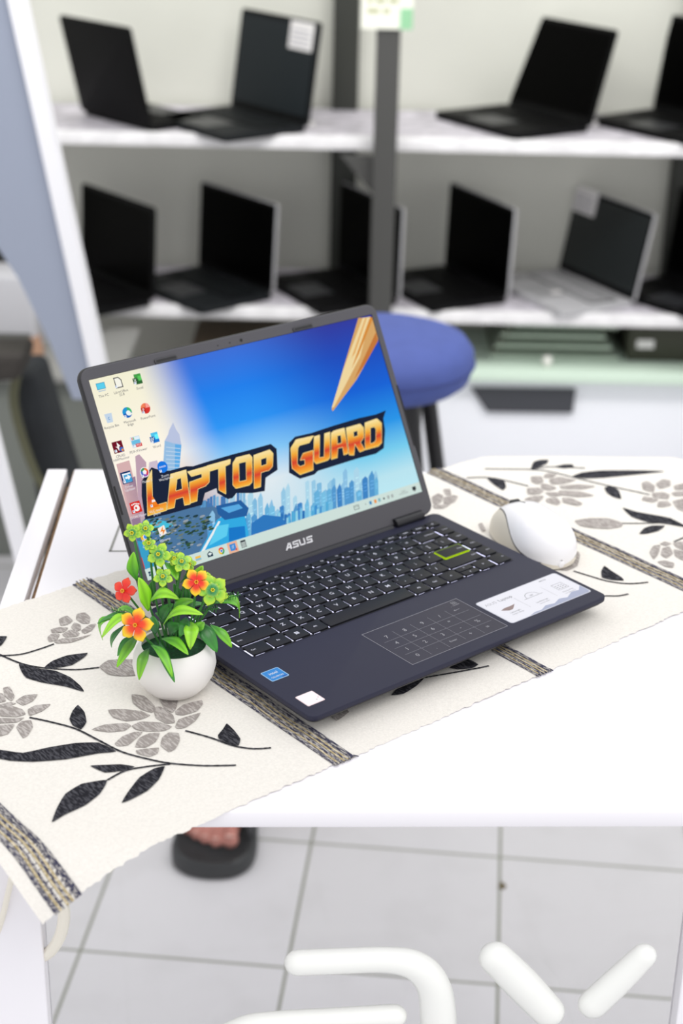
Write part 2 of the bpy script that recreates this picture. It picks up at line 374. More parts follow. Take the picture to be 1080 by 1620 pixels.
m = MB(); m.box(-.07, .05, -.06, .06, cz + .016, cz + .20, mat('white_bin', (190, 190, 194), .5), b=.012); m.box(-.06, .04, -.062, -.06, cz + .03, cz + .08, mat('bin_mark', (96, 96, 92), .6))
o = m.build('container'); o.location = (p.x - .02, 3.27, 0); tag(o, 'pale container on the grey cabinet at far left', 'container')
p = at_y(27, 548, 3.05)
m = MB(); m.lathe([(.018, 0), (.02, .03), (.014, .05), (.0145, .055)], mat('tan_pot', (176, 138, 112), .6), n=24); o = m.build('tan_cup'); o.location = (p.x, 3.22, cz + .016); tag(o, 'small tan cup on the grey cabinet at far left', 'cup')

# ------------------------------------------------------------ table
TZ = HC - .6495
tyaw = radians(2.2)
tO = at_z(290, 1285, TZ)                         # a point on the front edge
TT = Matrix.Translation((tO.x, tO.y, 0)) @ Matrix.Rotation(tyaw, 4, 'Z')
TINV = TT.inverted()
TBL = mat('white_laminate', (250, 248, 253), .32, noise=.01, scale=3)
EDG = mat('bare_wood_edge', (140, 112, 84), .8, noise=.3, scale=60)
loc = lambda x, y, z=TZ: TINV @ at_z(x, y, z)
bl = loc(118, 742); xs0 = bl.x; yb = bl.y; ls, rs = loc(75, 742).x, loc(106, 742).x
tb = thing('table', 'white laminate table carrying the open laptop, with gap beside its left slat', 'table', (tO.x, tO.y, 0), tyaw)
th = .013
m = MB(); m.box(xs0, 1.0, 0, yb, TZ - th, TZ, TBL, b=.0012); m.box(xs0 - .0008, xs0 + .001, .002, yb - .002, TZ - th + .001, TZ - .0012, EDG); m.build('tabletop', tb)
m = MB(); m.box(ls, rs, 0, yb, TZ - th, TZ, TBL, b=.0012); m.build('side_slat', tb)
m = MB(); m.box(rs, xs0 - .001, .01, yb - .01, TZ - th - .016, TZ - th - .003, EDG); m.build('gap_rail', tb, False)
xl = (TINV @ at_y(75, 1500, .945)).x; xr = (TINV @ at_y(1073, 1590, .945)).x
for i, (a, b2, c, d) in enumerate(((ls, xl, .0, .02), (xr, xr + .16, .0, .02), (.9, .96, yb - .07, yb - .02))):
    m = MB()
    m.box(a, b2, c, d, 0, TZ - th, TBL, b=.0015); m.build('leg', tb)
# thin line drawn on the laminate beside the laptop
LN = mat('grey_line', (150, 150, 146), .6)
m = MB(); r0 = [loc(x, y) for x, y in ((176, 868), (210, 870), (196, 800), (262, 805))]
def line_on(m, a, b, w, z, mt):
    d = (Vector((b[0], b[1])) - Vector((a[0], a[1]))).normalized() * w / 2; n = Vector((-d.y, d.x))
    m.flat([(a[0] - n.x - d.x, a[1] - n.y - d.y), (b[0] - n.x + d.x, b[1] - n.y + d.y), (b[0] + n.x + d.x, b[1] + n.y + d.y), (a[0] + n.x - d.x, a[1] + n.y - d.y)], z, mt)
A_, B_, C_ = loc(174, 872), loc(245, 872), loc(205, 790)
line_on(m, A_, B_, .0022, TZ + .0003, LN); line_on(m, A_, C_, .0022, TZ + .0003, LN); m.build('drawn_line', tb, False)
# clear front panel with raised white strokes
GP = bpy.data.materials.new('clear_acrylic'); GP.use_nodes = True; nt = GP.node_tree; nt.nodes.clear()
o_ = nt.nodes.new('ShaderNodeOutputMaterial'); tr = nt.nodes.new('ShaderNodeBsdfTransparent'); gs = nt.nodes.new('ShaderNodeBsdfGlossy'); gs.inputs['Roughness'].default_value = .02
fr = nt.nodes.new('ShaderNodeFresnel'); fr.inputs[0].default_value = 1.25; mx = nt.nodes.new('ShaderNodeMixShader'); tr.inputs[0].default_value = (.985, .985, .99, 1)
nt.links.new(fr.outputs[0], mx.inputs[0]); nt.links.new(tr.outputs[0], mx.inputs[1]); nt.links.new(gs.outputs[0], mx.inputs[2]); nt.links.new(mx.outputs[0], o_.inputs[0])
m = MB(); m.box(xl - .002, xr + .002, .014, .017, .3, TZ - th, GP); m.build('clear_front_panel', tb, False)
PUFF = mat('raised_white', (252, 253, 249), .35)
def puff(ptsR):
    yy = .006
    P = []; R = []
    base = [(TINV @ at_y(x, y, .945)) for x, y, r in ptsR]
    sm = seg_arc([(b.x, b.z, r) for b, (x, y, r) in zip(base, ptsR)], 7)
    # round ends
    k = 1.06 / F
    pts = [(v.x, v.y, v.z * k * 1.16) for v in sm]
    def endcap(p, q):
        d = Vector((p[0] - q[0], p[1] - q[1])).normalized(); out = []
        for a in (80, 60, 40, 20): out.append((p[0] + d.x * p[2] * sin(radians(a)), p[1] + d.y * p[2] * sin(radians(a)), p[2] * cos(radians(a))))
        return out
    pts = endcap(pts[0], pts[1]) + pts + endcap(pts[-1], pts[-2])[::-1]
    m = MB(); m.tube([(p[0], 0, p[1]) for p in pts], [max(p[2], .001) for p in pts], PUFF, n=20, ell=1.0)
    for v in m.v: v.y = v.y * .8
    for v in m.v: v.y = v.y + .0035; v.z += .0045
    o = m.build('raised_stroke', tb, ang=60); return o
puff([(471, 1521, 21), (540, 1520, 21), (610, 1520, 21), (655, 1530, 24), (683, 1560, 26), (692, 1610, 28), (692, 1680, 28), (692, 1760, 28)])
puff([(622, 1609, 20), (540, 1612, 20), (440, 1615, 20), (385, 1625, 23), (348, 1655, 26), (338, 1720, 28)])
puff([(783, 1521, 26), (825, 1564, 28), (866, 1608, 26)])
puff([(1018, 1524, 20), (980, 1560, 23), (938, 1598, 24)])

# ------------------------------------------------------------ table runner (local frame = the laptop's frame)
LYAW = radians(40.105); LO = Vector((-.0187, 1.0248, HC - .6295)); LO = at_z(493.0, 1136.7, HC - .6295)
RUN = Matrix.Translation((LO.x, LO.y, TZ + .0003)) @ Matrix.Rotation(LYAW, 4, 'Z'); RINV = RUN.inverted()
def cl(x, y): p = RINV @ at_z(x, y, TZ + .0006); return (p.x, p.y)
def drape(x, y, z=0.):                           # cloth point in the table plane -> where it hangs
    w = RUN @ Vector((x, y, 0)); t = TINV @ w
    def bend(d):
        d0, r = .03, .06
        if d <= 0: return 0., 0., 0.
        if d <= d0: return d, 0., 0.
        a = (d - d0) / r
        if a < 1.35: return d0 + r * sin(a), r * (1 - cos(a)), a
        return d0 + r * sin(1.35) + (d - d0 - 1.35 * r) * cos(1.35), r * (1 - cos(1.35)) + (d - d0 - 1.35 * r) * sin(1.35), 1.35
    drop = 0; ang = 0
    X, Y = t.x, t.y
    if t.y < 0: a, b, c = bend(-t.y); Y = -a; drop += b; ang = c; n = Vector((0, -sin(c), cos(c)))
    elif t.y > yb: a, b, c = bend(t.y - yb); Y = yb + a; drop += b; n = Vector((0, sin(c), cos(c)))
    elif t.x < ls: a, b, c = bend(ls - t.x); X = ls - a; drop += b; n = Vector((-sin(c), 0, cos(c)))
    else: n = Vector((0, 0, 1))
    ripple = .0005 * sin(31 * x + 5 * y) * sin(23 * y)
    p = Vector((X, Y, w.z - drop)) + n * (z + .0005 + ripple)
    return RINV @ (TT @ p)
CLOTH = mat('cream_cotton', (238, 234, 227), .9, noise=.05, scale=500, bump=.6, bscale=900, spec=.1)
def yarn(name, rgb, alt, sc=700):
    m = mat(name, rgb, .9, bump=.6, bscale=700, spec=.1); nt = m.node_tree; b = nt.nodes['Principled BSDF']
    tc = nt.nodes.new('ShaderNodeTexCoord'); wv = nt.nodes.new('ShaderNodeTexNoise'); wv.inputs['Scale'].default_value = sc; wv.inputs['Detail'].default_value = 3
    mp = nt.nodes.new('ShaderNodeMapping'); mp.inputs['Scale'].default_value = (1, .22, 1)
    r = nt.nodes.new('ShaderNodeValToRGB'); r.color_ramp.elements[0].position = .47; r.color_ramp.elements[1].position = .58
    r.color_ramp.elements[0].color = (*lin(rgb), 1); r.color_ramp.elements[1].color = (*lin(alt), 1)
    nt.links.new(tc.outputs['Object'], mp.inputs[0]); nt.links.new(mp.outputs[0], wv.inputs[0]); nt.links.new(wv.outputs[0], r.inputs[0]); nt.links.new(r.outputs[0], b.inputs['Base Color']); return m
YB_ = yarn('black_yarn', (38, 38, 44), (78, 78, 84)); YG = yarn('grey_yarn', (158, 151, 147), (190, 184, 180)); YN = yarn('navy_yarn', (66, 66, 88), (180, 176, 172), 900); YT = yarn('tan_yarn', (176, 160, 122), (218, 206, 180), 900)
YS = yarn('slate_yarn', (110, 108, 118), (196, 192, 190), 900)
rm = MB()
X0, X1, Y0, Y1 = -.252, .66, -.036, .327
random.seed(3)
nx, ny = 304, 44
bot = [random.uniform(-.0012, .0012) for _ in range(nx + 1)]; topj = [random.uniform(-.0012, .0012) for _ in range(nx + 1)]
vs = []; fs = []
for j in range(ny + 1):
    for i in range(nx + 1):
        x = X0 + (X1 - X0) * i / nx; y = Y0 + (Y1 - Y0) * j / ny
        if j == 0: y += bot[i]
        if j == ny: y += topj[i]
        vs.append(drape(x, y))
for j in range(ny):
    for i in range(nx):
        a = j * (nx + 1) + i; fs.append((a, a + 1, a + nx + 2, a + nx + 1))
rm.add(vs, fs, CLOTH)
def strip(xa, xb, y0, y1, mt, z, amp=.0006, ph=0.):
    n = 70; vs = []; fs = []
    for i in range(n + 1):
        y = y0 + (y1 - y0) * i / n; w = amp * (sin(y * 90 + ph) + .6 * sin(y * 47 + 2 * ph))
        vs += [drape(xa + w, y, z), drape(xb + w, y, z)]
    for i in range(n): fs.append((2 * i, 2 * i + 1, 2 * i + 3, 2 * i + 2))
    rm.add(vs, fs, mt)
for xc, w, seedp in ((-.2315, .021, 0), (.0015, .019, 1.3), (.2105, .016, 2.1), (.4245, .019, .7)):
    lo, hi = xc - w / 2, xc + w / 2; u = w / 11
    ya, yb2 = (Y0 - .001, Y1 + .001)
    strip(lo, hi, ya, yb2, YS, .0003, 0)
    for k, (mt) in enumerate((YN, None, YT, YN, None, YT, YN, YT, None, YN, YN)):
        if mt: strip(lo + k * u, lo + (k + .95) * u, ya, yb2 + (.003 if k % 2 else 0), mt, .0006 + .00005 * k, .0005 if 0 < k < 9 else .0002, seedp)
    if xc in (.2105, .0015):                      # tufts where the band ends
        for k in range(6):
            x = lo + w * k / 5; rm.tube([drape(x, Y0 + .001, .0008), drape(x + random.uniform(-.002, .002), Y0 - .003, .0012)], .0005, YN, n=5)
def cpoly(pts, mt, z):
    P = [cl(*p) for p in pts]; n = len(P)
    # round the outline and thicken it slightly by following the cloth
    a = sum(P[i][0] * P[(i + 1) % n][1] - P[(i + 1) % n][0] * P[i][1] for i in range(n))
    if a < 0: P = P[::-1]
    Q = []
    for i in range(n):
        p0, p1, p2, p3 = P[i - 1], P[i], P[(i + 1) % n], P[(i + 2) % n]
        for t in (0, .33, .66):
            q = [.5 * (2 * p1[c] + (p2[c] - p0[c]) * t * .8 + (2 * p0[c] - 5 * p1[c] + 4 * p2[c] - p3[c]) * t * t * .8 * 1 + (3 * p1[c] - p0[c] - 3 * p2[c] + p3[c]) * t ** 3 * .8) for c in (0, 1)]
            lin_ = [p1[c] + (p2[c] - p1[c]) * t for c in (0, 1)]
            Q.append([(q[c] * .5 + lin_[c] * .5) if t else p1[c] for c in (0, 1)])
    bm = bmesh.new(); vv = [bm.verts.new((x, y, 0)) for x, y in Q]; f = bm.faces.new(vv)
    bmesh.ops.triangulate(bm, faces=[f])
    if z > 0: bmesh.ops.subdivide_edges(bm, edges=[e for e in bm.edges if e.calc_length() > .012], cuts=2, use_grid_fill=True); bmesh.ops.triangulate(bm, faces=bm.faces[:])
    bm.verts.index_update()
    rm.add([drape(v.co.x, v.co.y, z) for v in bm.verts], [tuple(v.index for v in f.verts) for f in bm.faces], mt); bm.free()
def cstem(pts, w=.0016):
    P = seg_arc([(*cl(*p), 0) for p in pts], 8)
    vs = []; fs = []
    for i, p in enumerate(P):
        d = (P[min(i + 1, len(P) - 1)] - P[max(i - 1, 0)]).normalized(); n = Vector((-d.y, d.x, 0)) * w / 2 * (1 + .25 * (i % 2))
        vs += [drape(p.x - n.x, p.y - n.y, .0006), drape(p.x + n.x, p.y + n.y, .0006)]
    for i in range(len(P) - 1): fs.append((2 * i, 2 * i + 1, 2 * i + 3, 2 * i + 2))
    rm.add(vs, fs, YB_)
z6 = lambda L: [(x / 1.9286, 900 + y / 1.9286) for x, y in L]
z7 = lambda L: [(640 + x / 2.4545, 700 + y / 2.4545) for x, y in L]
z4 = lambda L: [(560 + x / 2.5714, 790 + y / 2.5714) for x, y in L]
G6 = [[(402,385),(440,390),(472,420),(465,440),(430,430),(405,410)],[(485,395),(540,392),(538,425),(525,440),(500,425)],[(535,435),(560,415),(615,402),(618,415),(600,435),(560,447),(537,445)],
[(535,480),(545,460),(575,450),(612,440),(595,465),(565,485),(540,488)],[(468,425),(490,422),(528,447),(533,470),(505,472),(475,455)],[(330,432),(380,430),(430,435),(458,448),(430,460),(385,466),(345,455)],
[(402,480),(430,467),(490,470),(525,482),(500,495),(450,497),(415,492)],[(280,492),(320,477),(385,472),(400,480),(380,495),(330,500)],[(350,535),(375,512),(410,499),(435,499),(420,515),(390,540),(360,543)],
[(412,545),(425,517),(455,503),(488,501),(475,528),(445,546)],[(490,540),(495,515),(515,500),(545,502),(548,525),(535,550),(515,560)],[(415,556),(440,551),(485,547),(480,565),(455,575),(420,566)],
[(10,365),(30,362),(45,390),(35,405),(15,390)],[(48,405),(75,388),(115,385),(100,405),(70,418)],[(85,430),(110,418),(155,415),(130,435),(90,450)],[(0,428),(30,418),(68,430),(78,445),(50,453),(0,450)],
[(50,485),(65,467),(95,464),(100,485),(85,510),(70,518)],[(-30,480),(20,477),(45,477),(25,505),(0,512),(-25,512)],[(-30,375),(8,382),(18,405),(-20,410)],[(0,415),(30,408),(50,412),(30,418),(0,424)],[(-20,455),(40,458),(75,455),(50,470),(-20,472)],
[(180,155),(205,145),(222,160),(205,172),(185,175)],[(235,140),(260,135),(275,150),(272,168),(250,168),(232,155)],[(155,187),(180,180),(208,182),(195,195),(160,198)],[(217,180),(227,166),(246,173),(246,188),(230,193)],
[(145,212),(155,202),(183,202),(173,220),(150,225)],[(190,202),(215,188),(243,198),(235,208),(200,211)],[(248,190),(275,172),(293,170),(280,190),(257,200)],[(165,225),(190,215),(235,213),(280,202),(250,216),(215,228),(175,230)],
[(303,302),(330,282),(380,278),(430,282),(430,325),(370,330),(330,325)]]
B6 = [[(135,305),(160,285),(205,268),(268,260),(255,275),(220,297),(180,305)],[(58,293),(90,300),(120,308),(170,315),(215,335),(245,360),(256,378),(200,362),(130,350),(80,335),(65,315)],[(-20,210),(22,208),(5,235),(-20,245)],
[(212,460),(222,435),(238,418),(258,440),(264,470),(248,492),(222,480)],[(665,508),(680,490),(692,473),(715,495),(733,520),(728,540),(700,535),(668,520)],
[(-60,548),(0,555),(70,565),(150,548),(230,535),(300,533),(355,560),(300,566),(200,585),(100,592),(30,588),(-60,570)],[(275,605),(320,602),(370,600),(412,607),(370,620),(320,625)],
[(158,776),(175,730),(200,690),(250,660),(328,648),(305,690),(260,725),(200,752)],[(371,717),(390,685),(425,640),(470,612),(503,605),(485,645),(450,680),(400,707)]]
S6 = [[(90,455),(150,468),(230,490),(300,525),(370,560),(450,582),(520,595),(620,602),(720,601)],[(328,648),(380,620),(440,607),(520,597)],[(565,494),(640,515),(710,540),(770,550),(827,548)],[(-20,268),(60,264),(120,248),(165,232)],[(-20,255),(60,290),(130,305),(230,311),(303,304)]]
B7 = [[(490,105),(500,78),(525,70),(558,70),(550,85),(515,100)],[(580,97),(620,88),(650,88),(655,98),(620,103)],[(650,135),(690,120),(760,112),(860,110),(940,110),(1010,113),(950,120),(860,130),(770,140),(700,143)],
[(320,142),(350,140),(385,150),(393,175),(380,187),(345,165)],[(775,180),(800,172),(830,190),(840,222),(810,215),(785,200)],[(845,256),(900,272),(960,282),(1030,295),(1080,320),(1090,330),(1020,318),(940,310),(880,290)],
[(910,358),(930,335),(960,325),(1010,325),(985,345),(940,357)],[(763,500),(775,482),(800,500),(840,525),(850,538),(800,535),(765,525)]]
S7 = [[(310,104),(400,105),(490,107),(560,115),(640,135),(740,160),(830,180),(950,205)],[(240,140),(320,138),(400,152),(480,172)],[(490,107),(560,97),(700,102)],[(845,316),(910,316),(1030,312)],[(655,500),(720,520),(790,540),(870,550),(945,545)],[(740,600),(780,597),(830,597),(868,590)],[(1090,368),(1045,388)]]
G7 = [[(105,215),(130,200),(150,210),(140,235),(112,245)],[(150,185),(175,183),(180,205),(158,205)],[(152,215),(190,207),(207,212),(190,235),(152,240)],[(110,247),(150,243),(180,240),(150,258),(115,258)],
[(490,135),(530,135),(538,155),(515,165),(492,155)],[(540,130),(560,122),(590,128),(570,140),(542,140)],[(560,147),(600,137),(640,145),(665,150),(610,165),(570,165)],[(530,162),(560,167),(590,180),(560,190),(530,180)],[(602,172),(680,167),(740,174),(690,185),(612,183)],
[(475,180),(520,178),(540,190),(520,203),(478,203)],[(600,190),(680,194),(735,210),(670,215),(600,205)],[(545,197),(590,197),(610,208),(570,213)],[(465,220),(500,210),(540,210),(520,232),(475,232)],[(550,220),(590,217),(605,235),(590,245),(550,232)],[(612,217),(650,220),(690,240),(670,248),(615,235)],
[(920,160),(940,153),(970,170),(965,195),(925,185)],[(975,162),(1000,145),(1030,150),(1030,170),(990,182)],[(960,200),(1000,195),(1028,205),(1020,222),(965,215)],[(1045,170),(1090,160),(1090,183),(1050,186)],[(920,225),(930,212),(985,224),(960,235)],[(1035,197),(1090,190),(1090,208),(1048,210)],
[(980,250),(985,232),(1020,230),(1035,245),(1000,253)],[(1040,230),(1090,220),(1090,270),(1060,260)],[(660,305),(720,296),(790,297),(845,315),(840,330),(790,338),(730,335),(680,325)],
[(950,430),(965,405),(992,402),(983,438),(965,458)],[(990,397),(1010,388),(1035,395),(1012,405)],[(1000,414),(1028,408),(1040,435),(1015,453),(994,440)],[(1045,418),(1090,430),(1090,465),(1050,445)],[(980,467),(1010,462),(1045,472),(1040,490),(1010,485)],[(1042,392),(1090,388),(1090,425),(1052,408)],
[(560,480),(590,462),(610,450),(670,425),(680,440),(670,480),(630,498),(585,492)],[(285,320),(300,315),(315,345),(300,350)]]
for p in G6: cpoly(z6(p), YG, .0006)
for p in B6: cpoly(z6(p), YB_, .0007)
for p in S6: cstem(z6(p))
for p in G7: cpoly(z7(p), YG, .0006)
for p in B7: cpoly(z7(p), YB_, .0007)
for p in S7: cstem(z7(p))
for p in ([(385,685),(430,650),(470,655),(505,675),(480,690),(420,695)], [(150,800),(190,760),(240,735),(285,730),(250,765),(200,795)]): cpoly(z4(p), YB_, .0007)
cstem(z4([(270,728),(300,725),(400,708),(500,690),(548,680)]))
cpoly([(520, 1130), (540, 1118), (552, 1128), (532, 1142)], YG, .0006)  # small grey patch on the cloth at the laptop's front left corner
ro = rm.build('table_runner', ang=60); ro.location = (LO.x, LO.y, TZ + .0003); ro.rotation_euler = (0, 0, LYAW)
tag(ro, 'cream woven table runner with black and grey flowers and striped bands', 'table runner')

# cream cord hanging at the front left leg
cordp = [at_y(x, y, Y) for x, y, Y in ((-12, 1500, .93), (4, 1450, .925), (17, 1395, .92), (28, 1352, .925), (50, 1385, .93), (72, 1402, .925), (90, 1410, .92), (101, 1440, .92), (97, 1475, .925), (84, 1500, .93), (70, 1512, .935))]
m = MB(); P = seg_arc(cordp, 6); n = len(P)
m.tube(P, [.0022 if i < n * .3 else (.0022 + .0022 * min(1, (i - n * .3) / (n * .3))) for i in range(n)], mat('cream_cord', (246, 241, 228), .8, bump=.4, bscale=400), n=10)
tag(m.build('cord'), 'cream cord looped over the front left leg under the runner corner', 'cord')

# ------------------------------------------------------------ the open laptop
LT = thing('laptop', 'open navy laptop with lit desktop screen in the middle of the table', 'laptop', (LO.x, LO.y, TZ), LYAW)
HT = .0201                                        # deck height above the table
W_, D_ = .3254, .2185
NAVY = mat('navy_deck', (39, 40, 60), .5, noise=.02, scale=60, bump=.08, bscale=2500, spec=.3)
DARK = mat('dark_underside', (34, 34, 40), .5)
BEZ = mat('grey_bezel', (82, 81, 86), .55, bump=.1, bscale=2500, spec=.35)
LIDB = mat('black_lid_shell', (24, 24, 28), .45)
m = MB(); m.rslab(0, W_, 0, D_, HT - .0045, HT, .007, NAVY, b=.0007, seg=6); m.build('deck', LT)
m = MB()
def wedge(i, z0, z1, zi):
    pass
R0 = []
def rr(i, z, r=.007):
    out = []; x0, x1, y0, y1 = i, W_ - i, i, D_ - i
    for cx, cy, a0 in ((x1 - r, y0 + r, -90), (x1 - r, y1 - r, 0), (x0 + r, y1 - r, 90), (x0 + r, y0 + r, 180)):
        for k in range(7):
            a = radians(a0 + 15 * k); out.append((cx + r * cos(a), cy + r * sin(a), z))
    return out
m.rings([rr(.028, .0036), rr(.020, .0040), rr(.0030, .0125), rr(.0002, HT - .0045)], DARK); m.build('bottom_shell', LT, ang=50)
for fx, fy in ((.06, .034), (W_ - .06, .034), (.06, D_ - .036), (W_ - .06, D_ - .036)):
    m = MB(); m.rslab(fx - .018, fx + .018, fy - .003, fy + .003, .0006, .0044, .0028, BLK); m.build('rubber_foot', LT)
m = MB(); SLOT = mat('port_black', (5, 5, 6), .3)
for y0, y1, z0, z1 in ((.182, .1875, .0105, .0150), (.158, .172, .0100, .0155), (.136, .150, .0100, .0155)):
    m.box(-.0004, .0016, y0, y1, z0, z1, SLOT)
m.box(.0, .004, .125, .192, .0085, .0156, DARK)
m.build('side_port', LT, False)

# keyboard
KEY = mat('key_black', (20, 21, 29), .5, spec=.3); LEG = mat('key_legend', (190, 194, 215), .5, emit=(222, 224, 240)); WELL = mat('key_gap', (6, 6, 9), .6)
LIME = mat('lime_edge', (190, 232, 20), .4, emit=(188, 228, 20), estr=.9); BL = mat('backlight', (190, 190, 255), .4, emit=(222, 222, 255), estr=2.2)
mm = .001
m = MB(); m.rslab(.0195, .3110, .0990, .2030, HT + .00002, HT + .00022, .002, NAVY); m.build('keyboard_plate', LT)
wellm = MB(); blm = MB()
KH = .0013
def key(x0, x1, yc, h, legend='', sz=4.2, sub='', lime=False, name='key', ls=None, light=True):
    x0, x1 = (x0 + .9) * mm, (x1 - .9) * mm; y0, y1 = (yc - h / 2) * mm, (yc + h / 2) * mm
    z = HT + .0003
    m = MB(); m.rslab(x0, x1, y0, y1, z, z + KH, .0012, KEY, b=.0003, seg=3)
    if lime:
        m.rslab(x0 - .0003, x1 + .0003, y0 - .0003, y1 + .0003, z - .0001, z + KH - .00035, .0013, LIME, seg=3)
        for a in ((x0, x1, y0, y0 + .0008), (x0, x1, y1 - .0005, y1), (x0, x0 + .0007, y0, y1), (x1 - .0006, x1, y0, y1)):
            m.box(a[0] + .0001, a[1] - .0001, a[2] + .0001, a[3] - .0001, z + KH - .0001, z + KH + .00004, LIME)
    zz = z + KH + .00004; cx, cy = (x0 + x1) / 2, (y0 + y1) / 2
    if legend == 'WIN':
        for a in (0, 1):
            for b in (0, 1): m.box(cx - .0018 + a * .0020, cx - .0001 + a * .0020, cy - .0018 + b * .0020, cy - .0001 + b * .0020, zz - .00005, zz, LEG)
    elif legend:
        if ls == 'L': m.text(legend, x0 + .0022, cy - .0008, sz * mm, LEG, z=zz, align='LEFT')
        elif ls == 'R': m.text(legend, x1 - .0018, cy + .0008, sz * mm, LEG, z=zz, align='RIGHT')
        else: m.text(legend, cx - (.0008 if sub else 0), cy - (.0004 if sub else 0), sz * mm * (1.18 if len(legend) == 1 else 1.05), LEG, z=zz, bold=.00006)
    if sub: m.text(sub, cx - .0052, cy + .0034, 2.4 * mm, LEG, z=zz)
    o = m.build(name, LT)
    if lime: o['label'] = 'black key with bright lime green border'
    wellm.flat([(x0 - .0010, y0 - .0011), (x1 + .0010, y0 - .0011), (x1 + .0010, y1 + .0010), (x0 - .0010, y1 + .0010)], HT + .00024, WELL)
    if light:
        blm.flat([(x0 - .0013, y0 + .0008), (x0 - .0002, y0 + .0001), (x0 - .0002, y1 - .0040), (x0 - .0012, y1 - .0030)], HT + .00030, BL)
        blm.flat([(x0 + .0012, y0 - .00080), (x1 - .009, y0 - .00080), (x1 - .010, y0 - .00052), (x0 + .0012, y0 - .00052)], HT + .00030, BL)
    return o
P = 19.03
KX = lambda c: (c - P / 2, c + P / 2)
# top row (half height)
fn = ['Esc', 'F1', 'F2', 'F3', 'F4', 'F5', 'F6', 'F7', 'F8', 'F9', 'F10', 'F11', 'F12', 'Prt Sc', 'Insert', 'Delete']
for i, t_ in enumerate(fn):
    c = 30.2 + i * 17.04; key(c - 8.5, c + 8.5, 198.3, 7.6, t_, 2.4 if len(t_) > 3 else 3, ls='R' if t_[0] == 'F' else None)
key(294.5, 310, 198.3, 7.6, 'o', 4)
for i, (a, b) in enumerate(zip('`1234567890-=', '~!@#$%^&*()_+')): key(*KX(28.4 + i * P), 182, 15.2, a, 4.6, sub=b)
key(266.5, 293, 182, 15.2, 'Backspace', 2.7, ls='R'); key(294.5, 310, 182, 15.2, 'Home', 2.5, ls='R')
key(21, 47.4, 163.8, 15.2, 'Tab', 2.8, ls='L')
for i, a in enumerate('QWERTYUIOP[]'): key(*KX(56.9 + i * P), 163.8, 15.2, a, 4.8, sub='{}'[i - 10] if i > 9 else '')
key(275.6, 293, 163.8, 15.2, '\\', 4, sub='|'); key(294.5, 310, 163.8, 15.2, 'PgUp', 2.5, ls='R')
key(21, 52.2, 145.2, 15.2, 'Caps Lock', 2.8, ls='L')
for i, a in enumerate('ASDFGHJKL;\''): key(*KX(61.7 + i * P), 145.2, 15.2, a, 4.8)
key(261.3, 293, 144.2, 15.6, 'Enter', 2.8, ls='R', lime=True, light=False); key(294.5, 310, 145.2, 15.2, 'PgDn', 2.5, ls='R')
key(21, 61.4, 126.6, 15.2, 'Shift', 2.8, ls='L')
for i, a in enumerate('ZXCVBNM,./'): key(*KX(70.9 + i * P), 126.6, 15.2, a, 4.8, sub={',': '<', '.': '>', '/': '?'}.get(a, ''))
key(251.6, 293, 126.6, 15.2, 'Shift', 2.8, ls='R'); key(294.5, 310, 126.6, 15.2, 'End', 2.5, ls='R')
key(21, 42.4, 108.2, 15.2, 'Ctrl', 2.8, ls='L'); key(42.4, 61.4, 108.2, 15.2, 'Fn', 2.8); key(61.4, 80.4, 108.2, 15.2, 'WIN'); key(80.4, 99.4, 108.2, 15.2, 'Alt', 2.8)
key(99.4, 194.6, 108.2, 15.2, name='space_bar', light=False)
blm.flat([(.099, .1012), (.0998, .1006), (.0998, .112), (.099, .113)], HT + .0003, BL)
key(194.6, 213.6, 108.2, 15.2, 'Alt', 2.8); key(213.6, 232.6, 108.2, 15.2, 'Ctrl', 2.8)
key(232.6, 252, 108.2, 15.2, '<', 3.4); key(252, 271.6, 112.4, 6.9, '^', 3.4); key(252, 271.6, 104.2, 6.9, 'v', 2.8); key(271.6, 291, 108.2, 15.2, '>', 3.4)
key(292, 310, 108.2, 15.2, 'Fn', 2.5, ls='R')
wellm.build('key_well', LT, False); blm.build('keyboard_backlight', LT, False)

# number-pad touchpad
TPL = mat('touchpad_line', (170, 170, 178), .5, emit=(150, 150, 158)); TPN = mat('touchpad_digit', (200, 200, 206), .5, emit=(178, 178, 184))
tx0, tx1, ty0, ty1 = .1125, .2177, .0138, .0756
TPD = mat('touchpad_surface', (42, 40, 58), .42, spec=.35)
m = MB(); m.rslab(tx0, tx1, ty0, ty1, HT + .00003, HT + .0001, .001, TPD)
def rod2(a, b, w, z, mt): line_on(m, a, b, w, z, mt)
zt = HT + .00016
for a, b in (((tx0, ty0), (tx1, ty0)), ((tx1, ty0), (tx1, ty1)), ((tx1, ty1), (tx0, ty1)), ((tx0, ty1), (tx0, ty0))): rod2(a, b, .0006, zt, TPL)
gw = (tx1 - tx0) / 5; gx0 = tx0 + .004
cw = (tx1 - tx0 - .008) / 5; ch = (ty1 - ty0 - .012) / 4; gx = tx0 + .004; gy = ty0 + .003
rows = [['7', '8', '9', '/', '\u2190'], ['4', '5', '6', '*', ''], ['1', '2', '3', '-', '%'], ['0', '.', 'Enter', '+', '=']]
rows[3] = ['0', '.', 'Enter', '+', '=']
for r in range(4):
    for c in range(5):
        t_ = rows[r][c]
        if t_ == '\u2190':
            x, y = gx + cw * (c + .5), gy + ch * (3.5 - r); rod2((x - .003, y), (x + .003, y), .0004, zt, TPN); rod2((x - .003, y), (x - .0018, y + .001), .0004, zt, TPN); rod2((x - .003, y), (x - .0018, y - .001), .0004, zt, TPN)
        elif t_: m.text(t_, gx + cw * (c + .5), gy + ch * (3.5 - r), (.0062 if len(t_) == 1 else .0036), TPN, z=zt)
for r in (1, 2, 3): rod2((gx + cw * .1, gy + ch * r), (gx + cw * (5 if r != 3 else 4.9), gy + ch * r), .0003, zt, TPL)
